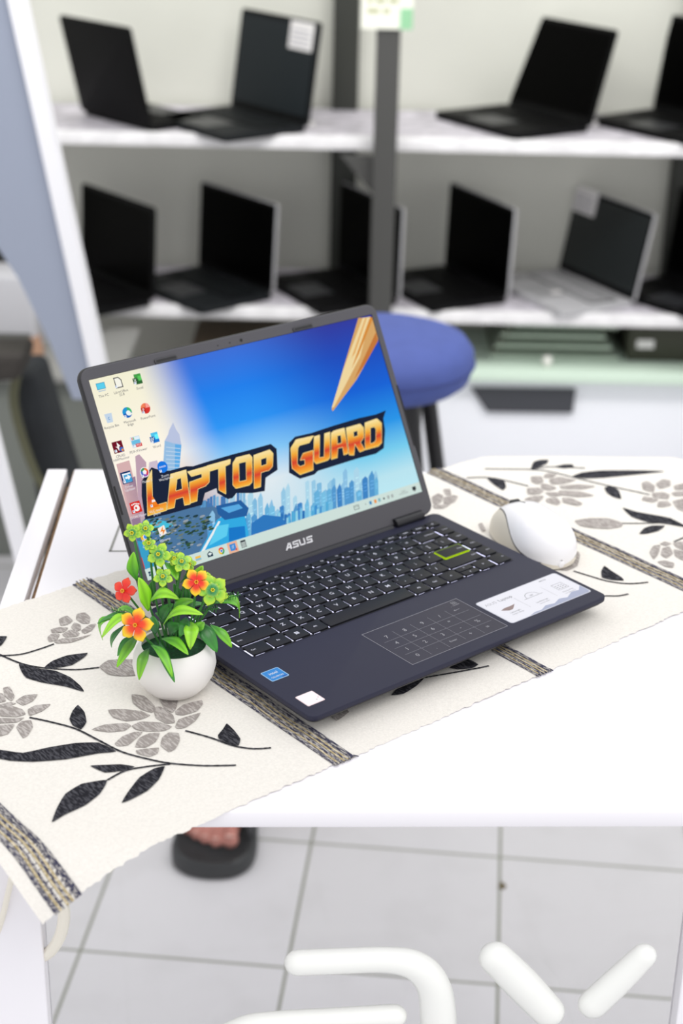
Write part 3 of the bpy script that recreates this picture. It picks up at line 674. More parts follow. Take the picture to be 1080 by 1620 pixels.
for c in (1, 2, 3, 4): rod2((gx + cw * c, gy + (0 if c != 3 else .002)), (gx + cw * c, gy + ch * 3.85), .0003, zt, TPL)
x, y = tx1 - .0075, ty1 - .0045
for a, b in (((x - .002, y - .002), (x + .002, y - .002)), ((x + .002, y - .002), (x + .002, y + .002)), ((x + .002, y + .002), (x - .002, y + .002)), ((x - .002, y + .002), (x - .002, y - .002)), ((x - .002, y), (x + .002, y)), ((x, y - .002), (x, y + .002))): rod2(a, b, .0003, zt, TPN)
m.text('ON/OFF', x - .0005, y - .0038, .0021, TPN, z=zt); m.ball((x - .0065, y - .0045, zt), (.0003, .0003, .0001), TPN, n=8)
m.build('touchpad', LT, False)

# stickers on the deck
STW = mat('sticker_white', (222, 222, 230), .35); INK = mat('sticker_grey_ink', (120, 120, 126), .6); SBL = mat('sticker_mist', (160, 166, 190), .5); SBR = mat('sticker_brown', (140, 120, 118), .5)
m = MB(); a0, a1, b0, b1 = .2232, .3207, .0142, .0590; zs = HT + .0002; z1 = zs + .00006
m.rslab(a0, a1, b0, b1, HT, zs, .003, mat('sticker_rim', (176, 178, 190), .35), seg=4); m.rslab(a0 + .0007, a1 - .0007, b0 + .0007, b1 - .0007, zs - .0001, zs + .00003, .0025, STW, seg=4)
m.text('ASUS', a0 + .004, b1 - .009, .0056, mat('sticker_pale_ink', (176, 176, 182), .6), z=z1, align='LEFT'); m.text('Laptop', a0 + .0195, b1 - .009, .0056, INK, z=z1, align='LEFT')
x = a0 + .018; y = b0 + .021
m.flat([(x - .009, y + .001), (x - .004, y + .0025), (x + .003, y + .0024), (x + .009, y + .003), (x + .004, y - .001), (x + .001, y - .003), (x - .003, y - .003), (x - .006, y - .001)], z1, SBR)
x = a0 + .050; y = b0 + .024
arc = [(x + .0075 * cos(radians(k * 15)), y + .0075 * sin(radians(k * 15))) for k in range(13)]
for p, q in zip(arc, arc[1:]): rod2(p, q, .0004, z1, INK)
rod2((x - .011, y), (x + .011, y), .0004, z1, INK); m.text('180°', x, y + .0025, .0028, INK, z=z1)
x = a0 + .082; y = b0 + .0235
for p, q in (((x - .006, y - .005), (x + .006, y - .005)), ((x + .006, y - .005), (x + .006, y + .005)), ((x + .006, y + .005), (x - .006, y + .005)), ((x - .006, y + .005), (x - .006, y - .005))): rod2(p, q, .0004, z1, INK)
for i in range(3):
    for j in range(3): m.box(x - .0045 + i * .0035, x - .0025 + i * .0035, y - .0035 + j * .0025, y - .0028 + j * .0025, zs, z1, INK)
for xc, l1, l2 in ((.018, 'Lightweight', 'compact design'), (.050, 'Lay-flat hinge', 'easy to share'), (.082, 'NumberPad', 'for data entry')):
    m.text(l1, a0 + xc, b0 + .0140, .0026, INK, z=z1); m.text(l2, a0 + xc, b0 + .0108, .0022, INK, z=z1)
for xc in (.034, .067): rod2((a0 + xc, b0 + .012), (a0 + xc, b0 + .032), .0002, z1, INK)
m.text('#ASUS', a1 - .020, b1 - .0045, .0028, mat('sticker_dark_ink', (70, 70, 78), .6), z=z1)
pm = [(a0 + .022, b0 + .0009), (a0 + .030, b0 + .003), (a0 + .038, b0 + .0025), (a0 + .046, b0 + .006), (a0 + .055, b0 + .004), (a0 + .064, b0 + .0075), (a0 + .072, b0 + .005), (a0 + .082, b0 + .010), (a0 + .090, b0 + .0085), (a1 - .001, b0 + .014), (a1 - .001, b0 + .003), (a1 - .003, b0 + .0009)]
m.flat(pm, z1 - .00002, SBL); st_ = m.build('sticker', LT, False); st_['label'] = 'large white feature sticker with small icons'
m = MB(); m.rslab(.0093, .0262, .0600, .0760, HT, zs, .0014, mat('intel_rim', (150, 190, 225), .3)); m.rslab(.0101, .0254, .0608, .0752, zs - .0001, zs + .00003, .001, mat('intel_blue', (38, 130, 205), .3))
m.text('intel', .0177, .0702, .0048, PAPER, z=z1, bold=0); m.text('CELERON', .0177, .0645, .0026, PAPER, z=z1)
m.box(.0205, .0252, .0609, .0625, zs, z1, mat('intel_dark', (16, 80, 165), .3)); o = m.build('sticker', LT, False); o['label'] = 'small blue processor sticker'
m = MB(); m.rslab(.0084, .0250, .0146, .0312, HT, zs, .0012, mat('white_sticker_rim', (236, 214, 214), .4)); m.rslab(.0090, .0244, .0152, .0306, zs - .0001, zs + .00003, .001, mat('white_sticker', (244, 238, 243), .4))
for x, y in ((.0195, .0185), (.0222, .0205)): m.box(x, x + .0009, y, y + .0007, zs, z1, mat('red_dot', (200, 70, 70), .5) if x > .02 else SBR)
o = m.build('sticker', LT, False); o['label'] = 'small white warranty sticker'

# lid: frame (s along the lid, u across)
LA_ = radians(62.4375); HY = .2224
LM = Matrix.Translation((0, HY, HT + .005)) @ Matrix.Rotation(LA_, 4, 'X')        # local x = across, y = up the lid, z = out of the screen
LH = .2012; b0_ = .01635
m = MB(); m.rslab(0, W_, -.006, LH, -.0062, -.0008, .011, LIDB, LM, .0012, seg=6); m.build('lid', LT)
SX0, SY_ = (.3254 - .3094) / 2, b0_
m = MB()
bz0, bz1 = .0012, W_ - .0012
x0, x1, y0, y1 = bz0, bz1, -.0052, LH - .0010; ix0, ix1, iy0, iy1 = SX0 - .0003, SX0 + .3097, SY_ - .0003, SY_ + .1743
def rring(x0, x1, y0, y1, r, z, n=6):
    out = []
    for cx, cy, a0 in ((x1 - r, y0 + r, -90), (x1 - r, y1 - r, 0), (x0 + r, y1 - r, 90), (x0 + r, y0 + r, 180)):
        for k in range(n + 1):
            a = radians(a0 + 90 * k / n); out.append((cx + r * cos(a), cy + r * sin(a), z))
    return out
m.rings([rring(x0, x1, y0, y1, .0100, -.001), rring(x0, x1, y0, y1, .0100, .0004), rring(x0 + .0008, x1 - .0008, y0 + .0008, y1 - .0008, .0092, .0010), rring(ix0, ix1, iy0, iy1, .0004, .0010), rring(ix0, ix1, iy0, iy1, .0004, .0)], BEZ, LM, False, False)
bez = m.build('bezel', LT)
for xc in (.085, .235): m = MB(); m.rslab(xc - .0115, xc + .0115, LH - .0105, LH - .0062, .0009, .0022, .0018, mat('bumper', (60, 60, 64), .6), LM, .0005); m.rslab(xc - .0102, xc + .0102, LH - .0094, LH - .0073, .0019, .00225, .0009, LIDB, LM); m.build('rubber_bumper', LT)
m = MB()
for x0_, s_ in ((.1405, .0007), (.1535, .0007), (.1660, .0016)):
    m.lathe([(s_, 0.0010), (s_, .00108)], SLOT, LM @ Matrix.Translation((x0_, LH - .0068, 0)), n=16)
m.build('webcam', LT)
m = MB(); m.rslab(.0014, .0030, .075, .100, .0006, .0013, .0007, SLOT, LM); m.build('lid_bumper', LT); m = MB(); m.rslab(W_ - .0030, W_ - .0014, .06, .12, .0006, .0013, .0007, SLOT, LM); m.build('lid_bumper', LT)
for xa, xb_ in ((.018, .052), (W_ - .052, W_ - .018)): m = MB(); m.tube([(xa, HY - .0035, HT + .0012), (xb_, HY - .0035, HT + .0012)], .0055, mat('hinge_black', (22, 22, 28), .4), n=20); m.build('hinge', LT)
m = MB(); m.tube([(.055, HY - .004, HT - .0025), (W_ - .055, HY - .004, HT - .0025)], .0045, DARK, n=16); m.build('hinge_cover', LT)
# maker's letters on the chin
def LU(px, py, zoff=.0012):                       # photograph point -> lid plane coordinates (metres)
    R = Matrix.Translation((LO.x, LO.y, TZ)) @ Matrix.Rotation(LYAW, 4, 'Z') @ LM
    Ri = R.inverted(); o = Ri @ CAMP; d = Ri.to_3x3() @ ray(px, py)
    t = (zoff - o.z) / d.z; p = o + d * t; return (p.x, p.y)
LOGO = mat('chrome_lettering', (236, 236, 240), .3)
m = MB(); c0 = LU(449, 868); c1 = LU(495, 853)
lw = (c1[0] - c0[0]); lh = .0058; lx, ly = c0[0], (c0[1] + c1[1]) / 2 - .0022
def lg(pts): m.prism([(lx + x * lw / 10, ly + y * lh) for x, y in pts], .0010, .0014, LOGO, LM)
for pts in ([(0, 0), (.45, 0), (1.7, 1.0), (2.5, 1.0), (2.5, .75), (1.9, .75), (.95, 0), (.45, 0)], [(1.9, .95), (2.55, .95), (2.55, 0), (2.05, 0), (2.05, .75)], [(1.1, .22), (2.1, .22), (2.1, .42), (1.35, .42)],
            [(2.9, .0), (4.9, 0), (4.9, .22), (2.9, .22)], [(4.5, .2), (4.9, .2), (4.9, .58), (4.5, .58)], [(3.1, .42), (4.9, .42), (4.9, .6), (3.1, .6)], [(3.1, .42), (3.5, .42), (3.5, 1.0), (3.1, 1.0)], [(3.1, .8), (5.2, .8), (5.2, 1), (3.1, 1)],
            [(5.35, 0), (5.75, 0), (5.75, .8), (5.35, .8)], [(5.35, 0), (7.3, 0), (7.3, .22), (5.35, .22)], [(6.9, 0), (7.3, 0), (7.3, 1), (6.9, 1)], [(5.35, .8), (5.75, .8), (5.75, 1.0), (5.35, 1.0)],
            [(7.7, .0), (9.7, 0), (9.7, .22), (7.7, .22)], [(9.3, .2), (9.7, .2), (9.7, .58), (9.3, .58)], [(7.9, .42), (9.7, .42), (9.7, .6), (7.9, .6)], [(7.9, .42), (8.3, .42), (8.3, 1.0), (7.9, 1.0)], [(7.9, .8), (10, .8), (10, 1), (7.9, 1)]): lg(pts)
m.build('maker_lettering', LT, False)

# the lit display
def sky_mat():
    m_ = bpy.data.materials.new('display_picture'); m_.use_nodes = True; nt = m_.node_tree; nt.nodes.clear()
    N = nt.nodes.new; L = nt.links.new
    out = N('ShaderNodeOutputMaterial'); em = N('ShaderNodeEmission'); tc = N('ShaderNodeTexCoord'); sp = N('ShaderNodeSeparateXYZ')
    uv = N('ShaderNodeAttribute'); uv.attribute_name = 'Col'; L(uv.outputs['Color'], sp.inputs[0])     # x = across, y = up, 0..1
    def ramp(src, st):
        r = N('ShaderNodeValToRGB'); e = r.color_ramp.elements
        while len(e) < len(st): e.new(.5)
        for i, (p, c) in enumerate(st): e[i].position = p; e[i].color = (*lin(c), 1)
        L(src, r.inputs[0]); return r.outputs[0]
    skyc = ramp(sp.outputs[1], ((.0, (190, 235, 245)), (.14, (186, 228, 240)), (.27, (120, 205, 238)), (.42, (44, 150, 232)), (.62, (28, 100, 214)), (.82, (36, 78, 188)), (1, (54, 62, 158))))
    mid = ramp(sp.outputs[1], ((.0, (190, 220, 235)), (.30, (225, 235, 240)), (.45, (140, 205, 248)), (.62, (48, 150, 245)), (.80, (36, 128, 236)), (1, (64, 112, 215))))
    left = ramp(sp.outputs[1], ((.0, (70, 110, 150)), (.22, (150, 140, 165)), (.38, (225, 196, 190)), (.55, (254, 246, 232)), (1, (244, 240, 212))))
    f1 = N('ShaderNodeMapRange'); f1.interpolation_type = 'SMOOTHSTEP'; L(sp.outputs[0], f1.inputs[0]); f1.inputs[1].default_value = .22; f1.inputs[2].default_value = .42
    ad = N('ShaderNodeMath'); ad.operation = 'MULTIPLY_ADD'; L(sp.outputs[1], ad.inputs[0]); ad.inputs[1].default_value = .10; L(sp.outputs[0], ad.inputs[2]); L(ad.outputs[0], f1.inputs[0])
    f2 = N('ShaderNodeMapRange'); f2.interpolation_type = 'SMOOTHSTEP'; L(sp.outputs[0], f2.inputs[0]); f2.inputs[1].default_value = .45; f2.inputs[2].default_value = .85
    a = N('ShaderNodeMix'); a.data_type = 'RGBA'; L(f2.outputs[0], a.inputs[0]); L(mid, a.inputs[6]); L(skyc, a.inputs[7])
    b = N('ShaderNodeMix'); b.data_type = 'RGBA'; L(f1.outputs[0], b.inputs[0]); L(left, b.inputs[6]); L(a.outputs[2], b.inputs[7])
    L(b.outputs[2], em.inputs[0]); em.inputs[1].default_value = 1; L(em.outputs[0], out.inputs[0]); return m_
SW, SHH = .3094, .174
m = MB(); PIC = sky_mat()
vs = []; cs = []
for j in range(2):
    for i in range(2): vs.append((SX0 + SW * i, SY_ + SHH * j, .0002)); cs.append((i, j, 0))
m.add(vs, [(0, 1, 3, 2)], PIC, LM, cs); dsp = m.build('display', LT, False)
ZD = .00024
def clipS(P):                                     # keep display art inside the picture
    def cut(P, f):
        out = []
        for i in range(len(P)):
            a, b = P[i - 1], P[i]; fa, fb = f(a), f(b)
            if (fa >= 0) != (fb >= 0): t = fa / (fa - fb); out.append((a[0] + (b[0] - a[0]) * t, a[1] + (b[1] - a[1]) * t))
            if fb >= 0: out.append(b)
        return out
    for f in (lambda p: p[0] - SX0, lambda p: SX0 + SW - p[0], lambda p: p[1] - SY_, lambda p: SY_ + SHH - p[1]):
        P = cut(P, f)
        if len(P) < 3: return []
    return P
Z1 = lambda L: [(110 + x / 3.1765, 470 + y / 3.1765) for x, y in L]
Z2 = lambda L: [(400 + x / 3.6, 470 + y / 3.6) for x, y in L]
lay = [0]
def art(m, pts, mt, z=None, px=True):
    P = clipS([LU(*p, .0003) for p in pts] if px else list(pts))
    if len(P) >= 3:
        a = sum(P[i - 1][0] * P[i][1] - P[i][0] * P[i - 1][1] for i in range(len(P)))
        if a < 0: P = P[::-1]
        m.add([(x, y, (z if z is not None else ZD)) for x, y in P], [tuple(range(len(P)))], mt, LM)
# city picture
m = MB()
rnd = random.Random(5)
art(m, Z1([(330, 1180), (380, 1110), (520, 1085), (680, 1020), (740, 1060), (760, 1100), (640, 1300), (420, 1420), (380, 1430)]), glow((78, 118, 158)), ZD)
art(m, Z1([(400, 1140), (450, 1120), (520, 1135), (520, 1150), (420, 1185)]), glow((70, 190, 220)), ZD + .00001)
art(m, Z1([(340, 1225), (400, 1235), (440, 1300), (430, 1350), (385, 1390)]), glow((60, 160, 200)), ZD + .00001)
for k in range(240):
    x = rnd.uniform(400, 720); y = rnd.uniform(1100, 1300)
    if y > 1330 - (x - 430) * .35 or (x > 690 and y > 1180): continue
    r = rnd.uniform(3, 11); c = rnd.choice([(44, 72, 58), (70, 96, 60), (36, 62, 70), (110, 120, 110), (150, 160, 170), (96, 130, 150), (52, 84, 60)])
    art(m, Z1([(x + r * cos(a) * 1.4, y + r * sin(a) * .6 - r * cos(a) * .4) for a in [i * pi / 4 + rnd.random() * .4 for i in range(8)]]), glow(c), ZD + .00002 + k * 2e-7)
art(m, Z1([(650, 1285), (740, 1120), (770, 1100), (880, 1100), (900, 1190), (890, 1220), (700, 1280)]), glow((52, 170, 225)), ZD + .00003)
art(m, Z1([(660, 1280), (748, 1125), (758, 1128), (675, 1280)]), glow((235, 240, 240)), ZD + .00004)
art(m, Z1([(740, 1150), (800, 1140), (790, 1200), (700, 1250)]), glow((95, 205, 240)), ZD + .00004)
art(m, Z1([(800, 1160), (880, 1150), (885, 1205), (800, 1230)]), glow((28, 120, 200)), ZD + .00004)
art(m, Z1([(735, 1050), (860, 1020), (900, 1060), (890, 1100), (780, 1120), (745, 1090)]), glow((40, 96, 160)), ZD + .00005)
art(m, Z1([(760, 1060), (850, 1040), (870, 1060), (800, 1085)]), glow((90, 170, 225)), ZD + .00006)
for k in range(14):
    x = 660 + k * 16 + rnd.uniform(-4, 4); h = rnd.uniform(30, 80); y = 1060 - k * 1.5
    art(m, Z1([(x, y), (x + 13, y - 4), (x + 13, y - h - 4), (x, y - h)]), glow(rnd.choice([(90, 150, 200), (130, 185, 220), (70, 120, 180), (165, 205, 228)])), ZD + .00002 + k * 3e-7)
for k in range(34):                               # right-hand skyline
    x = 30 + k * 12.5 + rnd.uniform(-5, 5); h = rnd.uniform(14, 75) * (1 - .018 * k); y = 1330 - k * 4.2
    art(m, Z2([(x, y + 20), (x + 13, y + 16), (x + 13, y - h - 4), (x, y - h)]), glow(rnd.choice([(60, 140, 205), (120, 190, 225), (42, 110, 180), (150, 210, 232), (84, 170, 215)])), ZD + .00003 + k * 3e-7)
art(m, Z2([(-10, 1390), (-10, 1290), (60, 1240), (160, 1250), (200, 1300), (180, 1340)]), glow((48, 120, 190)), ZD + .000035)
for row, (y0_, hh, cols) in enumerate(((0, 62, [(150, 200, 228), (128, 186, 222), (172, 214, 234), (140, 192, 226)]), (14, 40, [(84, 152, 206), (104, 176, 218), (64, 132, 196), (120, 190, 226)]))):
    for k in range(30):
        px_ = 330 + k * 9.0 + rnd.uniform(-3, 3); py_ = 862 - (px_ - 330) * .335 + y0_ * .3; h = rnd.uniform(.25, 1) * hh * (1 - k * .012); w_ = rnd.uniform(5, 9); c = rnd.choice(cols)
        art(m, [(px_, py_ + 16), (px_ + w_, py_ + 13), (px_ + w_ * .85, py_ - h - 2), (px_ + w_ * .4, py_ - h - 2 - rnd.uniform(0, 9)), (px_ - 2, py_ - h)], glow(c), ZD + .000012 + row * .000006 + k * 1e-7)
        for q_ in range(3):
            yy = py_ - h * (.25 + .22 * q_); art(m, [(px_ + 1, yy), (px_ + w_ - 2, yy - 2), (px_ + w_ - 2, yy - 3.2), (px_ + 1, yy - 1.2)], glow(tuple(min(255, v + 34) for v in c)), ZD + .0000155 + row * .000006 + k * 1e-7)
# pale tower and rose towers at left
art(m, Z1([(470, 850), (478, 720), (560, 740), (552, 860), (520, 880), (470, 900)]), glow((150, 190, 226)), ZD + .00002)
art(m, Z1([(478, 722), (495, 690), (500, 670), (520, 630), (535, 665), (552, 690), (562, 742), (520, 735)]), glow((186, 196, 224)), ZD + .00002)
art(m, Z1([(530, 740), (562, 742), (552, 862), (528, 880)]), glow((96, 172, 230)), ZD + .00003)
for k in range(6): art(m, Z1([(484, 752 + k * 20), (556, 760 + k * 19), (556, 764 + k * 19), (484, 756 + k * 20)]), glow((190, 214, 236)), ZD + .00004)
for pts, c in (([(235, 840), (300, 820), (345, 1000), (350, 1110), (300, 1110)], (214, 176, 176)), ([(330, 800), (350, 790), (385, 830), (390, 1100), (350, 1110)], (190, 160, 176)), ([(268, 930), (330, 900), (360, 1150), (330, 1200)], (150, 124, 148)), ([(400, 830), (440, 820), (450, 860), (395, 900)], (206, 190, 206))):
    art(m, Z1(pts), glow(c), ZD + .00001)
# beam of light
art(m, Z2([(600, 118), (712, 118), (712, 250), (590, 470), (455, 650), (448, 640), (512, 415)]), glow((214, 166, 104)), ZD + .00002)
art(m, Z2([(625, 118), (668, 112), (610, 340), (462, 625), (448, 632), (515, 410)]), glow((238, 214, 160)), ZD + .00003)
art(m, Z2([(668, 112), (684, 118), (600, 330), (560, 410)]), glow((214, 140, 60)), ZD + .00004)
art(m, Z2([(640, 118), (648, 118), (580, 320), (560, 350)]), glow((226, 168, 96)), ZD + .00005)
art(m, Z2([(700, 200), (712, 250), (640, 380), (575, 470)]), glow((196, 120, 60)), ZD + .00003)
pic = m.build('wallpaper_city', dsp, False)
# lettering
def grad_letters():
    m_ = bpy.data.materials.new('fiery_lettering'); m_.use_nodes = True; nt = m_.node_tree; nt.nodes.clear()
    out = nt.nodes.new('ShaderNodeOutputMaterial'); em = nt.nodes.new('ShaderNodeEmission'); a = nt.nodes.new('ShaderNodeAttribute'); a.attribute_name = 'Col'
    s_ = nt.nodes.new('ShaderNodeSeparateXYZ'); r = nt.nodes.new('ShaderNodeValToRGB'); e = r.color_ramp.elements
    st = ((0, (248, 190, 70)), (.20, (238, 130, 40)), (.38, (216, 66, 52)), (.48, (228, 116, 46)), (.62, (242, 172, 60)), (.85, (246, 214, 130)), (1, (248, 226, 170)))
    while len(e) < len(st): e.new(.5)
    for i, (p, c) in enumerate(st): e[i].position = p; e[i].color = (*lin(c), 1)
    nt.links.new(a.outputs['Color'], s_.inputs[0]); nt.links.new(s_.outputs[0], r.inputs[0]); nt.links.new(r.outputs[0], em.inputs[0]); nt.links.new(em.outputs[0], out.inputs[0]); return m_
FIRE = grad_letters(); INKD = glow((30, 38, 60)); RIM = glow((250, 226, 150))
m = MB()
art(m, Z1([(362, 925), (385, 890), (412, 855), (430, 862), (470, 872), (505, 872), (585, 850), (620, 850), (690, 828), (820, 790), (905, 768), (1010, 738), (1040, 762), (1045, 868), (985, 908), (980, 975), (918, 985), (838, 985), (818, 1010), (795, 1015), (742, 985), (738, 960), (680, 985), (665, 1045), (600, 1062), (500, 1090), (380, 1118), (362, 1000)]), INKD, ZD + .00006)
art(m, Z2([(205, 830), (240, 795), (330, 775), (450, 735), (600, 690), (700, 668), (757, 645), (742, 690), (752, 760), (745, 860), (700, 892), (600, 918), (370, 990), (350, 1010), (268, 1035), (205, 1000)]), INKD, ZD + .00006)
def letter(outer, holes=(), zf=Z1, ext=(0, 1)):
    O = [LU(*p, .0003) for p in zf(outer)]; Hs = [[LU(*p, .0003) for p in zf(h)] for h in holes]
    def rings_poly(O, Hs, z, mt, g):
        bm = bmesh.new(); edges = []
        for ring in [O] + Hs:
            vv = [bm.verts.new((x, y, 0)) for x, y in ring]
            for i in range(len(vv)): edges.append(bm.edges.new((vv[i - 1], vv[i])))
        bmesh.ops.triangle_fill(bm, edges=edges, use_beauty=True)
        bmesh.ops.subdivide_edges(bm, edges=bm.edges[:], cuts=2, use_grid_fill=True); bmesh.ops.triangulate(bm, faces=bm.faces[:]); bm.normal_update()
        bm.verts.index_update(); fs = []
        for f in bm.faces: i = [v.index for v in f.verts]; fs.append(i if f.normal.z > 0 else i[::-1])
        vs = [(v.co.x, v.co.y, z) for v in bm.verts]; m.add(vs, fs, mt, LM, [g(v.co.x, v.co.y) for v in bm.verts]); bm.free()
    ys = [p[1] for p in O]; ylo, yhi = min(ys), max(ys)
    rings_poly(O, Hs, ZD + .00009, FIRE, lambda x, y: ((y - ylo) / (yhi - ylo), 0, 0))
    for ring in [O] + Hs:                          # thin pale outline
        for i in range(len(ring)):
            a, b = Vector(ring[i - 1]), Vector(ring[i]); d = (b - a).normalized() * .00022; n = Vector((-d.y, d.x))
            m.add([(*(a - n), ZD + .00011), (*(b - n), ZD + .00011), (*(b + n), ZD + .00011), (*(a + n), ZD + .00011)], [(0, 1, 2, 3)], RIM, LM)
letter([(413, 868), (418, 1050), (488, 1030), (487, 1072), (392, 1100), (386, 925)])
letter([(507, 890), (585, 868), (607, 1040), (577, 1047), (570, 1005), (532, 1017), (526, 1058), (490, 1068)], [[(540, 915), (560, 908), (566, 965), (533, 975)]])
letter([(592, 878), (690, 850), (703, 866), (702, 930), (682, 950), (645, 965), (640, 1025), (607, 1035), (602, 930), (665, 907), (664, 887), (612, 902)])
letter([(690, 848), (808, 815), (806, 838), (782, 850), (785, 990), (750, 970), (748, 862), (705, 875)])
letter([(820, 835), (837, 807), (903, 790), (917, 805), (917, 930), (903, 945), (835, 962), (820, 945)], [[(850, 835), (886, 826), (888, 920), (852, 928)]])
letter([(925, 795), (1005, 767), (1022, 785), (1020, 850), (1003, 870), (962, 882), (960, 953), (927, 963)], [[(960, 815), (990, 805), (990, 840), (962, 850)]])
letter([(245, 812), (345, 790), (320, 830), (265, 845), (255, 860), (252, 950), (268, 965), (295, 955), (295, 925), (268, 930), (285, 890), (342, 872), (343, 985), (268, 1012), (222, 975), (215, 860)], zf=Z2)
letter([(348, 795), (380, 785), (378, 915), (405, 910), (407, 778), (438, 768), (438, 915), (425, 930), (360, 950), (346, 935)], zf=Z2)
letter([(445, 775), (460, 762), (520, 745), (543, 890), (517, 900), (510, 855), (483, 862), (480, 915), (446, 925)], [[(480, 790), (500, 785), (505, 830), (480, 838)]], zf=Z2)
letter([(530, 745), (610, 722), (630, 745), (631, 800), (612, 827), (638, 870), (608, 883), (580, 837), (575, 900), (548, 900)], [[(572, 767), (595, 760), (597, 790), (573, 798)]], zf=Z2)
letter([(637, 716), (705, 692), (732, 718), (733, 830), (713, 850), (639, 870)], [[(668, 745), (690, 738), (700, 752), (700, 815), (690, 828), (668, 835)]], zf=Z2)
m.build('wallpaper_lettering', dsp, False)
# taskbar
m = MB(); tb0, tb1 = SY_, SY_ + .0098
u_ = lambda x, y: LU(*Z1([(x, y)])[0], .0003); u2_ = lambda x, y: LU(*Z2([(x, y)])[0], .0003)
m.add([(SX0, tb0, ZD + .0001), (SX0 + SW, tb0, ZD + .0001), (SX0 + SW, tb1, ZD + .0001), (SX0, tb1, ZD + .0001)], [(0, 1, 2, 3)], glow((206, 224, 218)), LM)
def blk(xc, yc, w, h, c, z=.00014):
    m.add([(xc - w / 2, yc - h / 2, ZD + z), (xc + w / 2, yc - h / 2, ZD + z), (xc + w / 2, yc + h / 2, ZD + z), (xc - w / 2, yc + h / 2, ZD + z)], [(0, 1, 2, 3)], glow(c), LM)
def disc(xc, yc, r, c, z=.00015, a0=0, a1=360, n=20, ri=0.):
    A = [radians(a0 + (a1 - a0) * k / n) for k in range(n + 1)]
    if ri > 0:
        vs = [(xc + r * cos(a), yc + r * sin(a), ZD + z) for a in A] + [(xc + ri * cos(a), yc + ri * sin(a), ZD + z) for a in A]
        m.add(vs, [(i + n + 1, i, i + 1, i + n + 2) for i in range(n)], glow(c), LM)
    else: m.add([(xc, yc, ZD + z)] + [(xc + r * cos(a), yc + r * sin(a), ZD + z) for a in A], [(0, i + 1, i + 2) for i in range(n)], glow(c), LM)
def poly(pts, c, z=.00016): m.add([(x, y, ZD + z) for x, y in pts], [tuple(range(len(pts)))], glow(c), LM)
yc = (tb0 + tb1) / 2
for i in (0, 1):
    for j in (0, 1): blk(u_(410, 1398)[0] - .001 + i * .0021, yc - .001 + j * .0021, .0018, .0018, (20, 60, 90))
x = u_(648, 1318)[0]; blk(x, yc, .0056, .004, (240, 190, 80)); blk(x, yc - .0008, .0056, .0016, (120, 190, 220), .00015)
x = u_(707, 1298)[0]; poly([(x - .0028, yc - .002), (x + .0028, yc - .002), (x + .0028, yc + .001), (x, yc + .003), (x - .0028, yc + .001)], (36, 60, 80)); poly([(x - .0022, yc + .0006), (x, yc - .001), (x + .0022, yc + .0006), (x, yc + .0018)], (220, 234, 234), .00017)
x = u_(764, 1280)[0]
for k, c in enumerate(((60, 160, 80), (225, 70, 55), (240, 190, 50))): disc(x, yc, .0031, c, .00015, -90 + 120 * k, 30 + 120 * k)
disc(x, yc, .0015, (240, 240, 240), .00016); disc(x, yc, .0011, (60, 120, 220), .00017)
x = u_(822, 1262)[0]; blk(x, yc, .0105, .0096, (236, 180, 150), .00012); blk(x, yc, .0062, .0060, (60, 140, 215), .00014)
m.text('//', x, yc, .0045, glow((235, 240, 245)), LM, z=ZD + .00016); disc(x + .0028, yc - .0025, .0009, (215, 60, 50), .00017)
x = u_(875, 1245)[0]; blk(x, yc, .0054, .0064, (60, 66, 72)); blk(x, yc - .0006, .0044, .0042, (214, 226, 222), .00015)
for k in range(3): blk(x - .0014 + k * .0014, yc - .0006, .0006, .0036, (60, 66, 72), .00016)
x = u2_(590, 1200)[0]; blk(x, yc, .0062, .0040, (90, 100, 100)); blk(x, yc, .0052, .0030, (206, 224, 218), .00015)
for k in range(4): blk(x - .0018 + k * .0012, yc + .0005, .0007, .0007, (90, 100, 100), .00016)
x = u2_(643, 1184)[0]; m.text('^', x, yc - .0005, .004, glow((110, 118, 118)), LM, z=ZD + .00014)
for xx, c in ((667, (70, 140, 190)), (697, (236, 150, 70)), (722, (130, 180, 190)), (778, (170, 180, 178)), (802, (170, 180, 178))): blk(u2_(xx, 1165)[0], yc, .0028, .0032, c)
disc(u2_(746, 1150)[0], yc, .0010, (40, 44, 50))
m.text('14:33\n30/10/2025', u2_(857, 1115)[0], yc, .0024, glow((120, 126, 126)), LM, z=ZD + .00014, align='CENTER')
x = u2_(918, 1093)[0]; blk(x, yc + .0004, .0044, .0034, (50, 54, 58)); blk(x, yc - .0018, .0012, .0014, (50, 54, 58))
m.build('taskbar', dsp, False)
# desktop icons
LBL = glow((84, 84, 96)); LBW = glow((228, 230, 236))
def icon(px, py, label, draw, light=False, dy=0, ls=.0031):
    global m
    m = MB(); c = LU(130 + px / 5.4, 560 + py / 5.4, .0003); draw(c[0], c[1])
    m.text(label, c[0], c[1] - .0078 - dy - (.0013 if '\n' in label else 0), ls, LBW if light else LBL, LM, z=ZD + .00018)
    if draw is not d_pc and draw is not d_bin:
        blk(c[0] - .0030, c[1] - .0030, .0022, .0022, (236, 240, 246), .0002); poly([(c[0] - .0037, c[1] - .0036), (c[0] - .0025, c[1] - .0022), (c[0] - .0036, c[1] - .0022)], (40, 90, 180), .00021)
    m.build('desktop_icon', dsp, False)
def d_pc(x, y): blk(x, y + .0006, .0084, .0056, (60, 150, 190)); blk(x, y + .0006, .0074, .0046, (92, 206, 236), .00015); blk(x, y - .0035, .0070, .0010, (190, 205, 215))
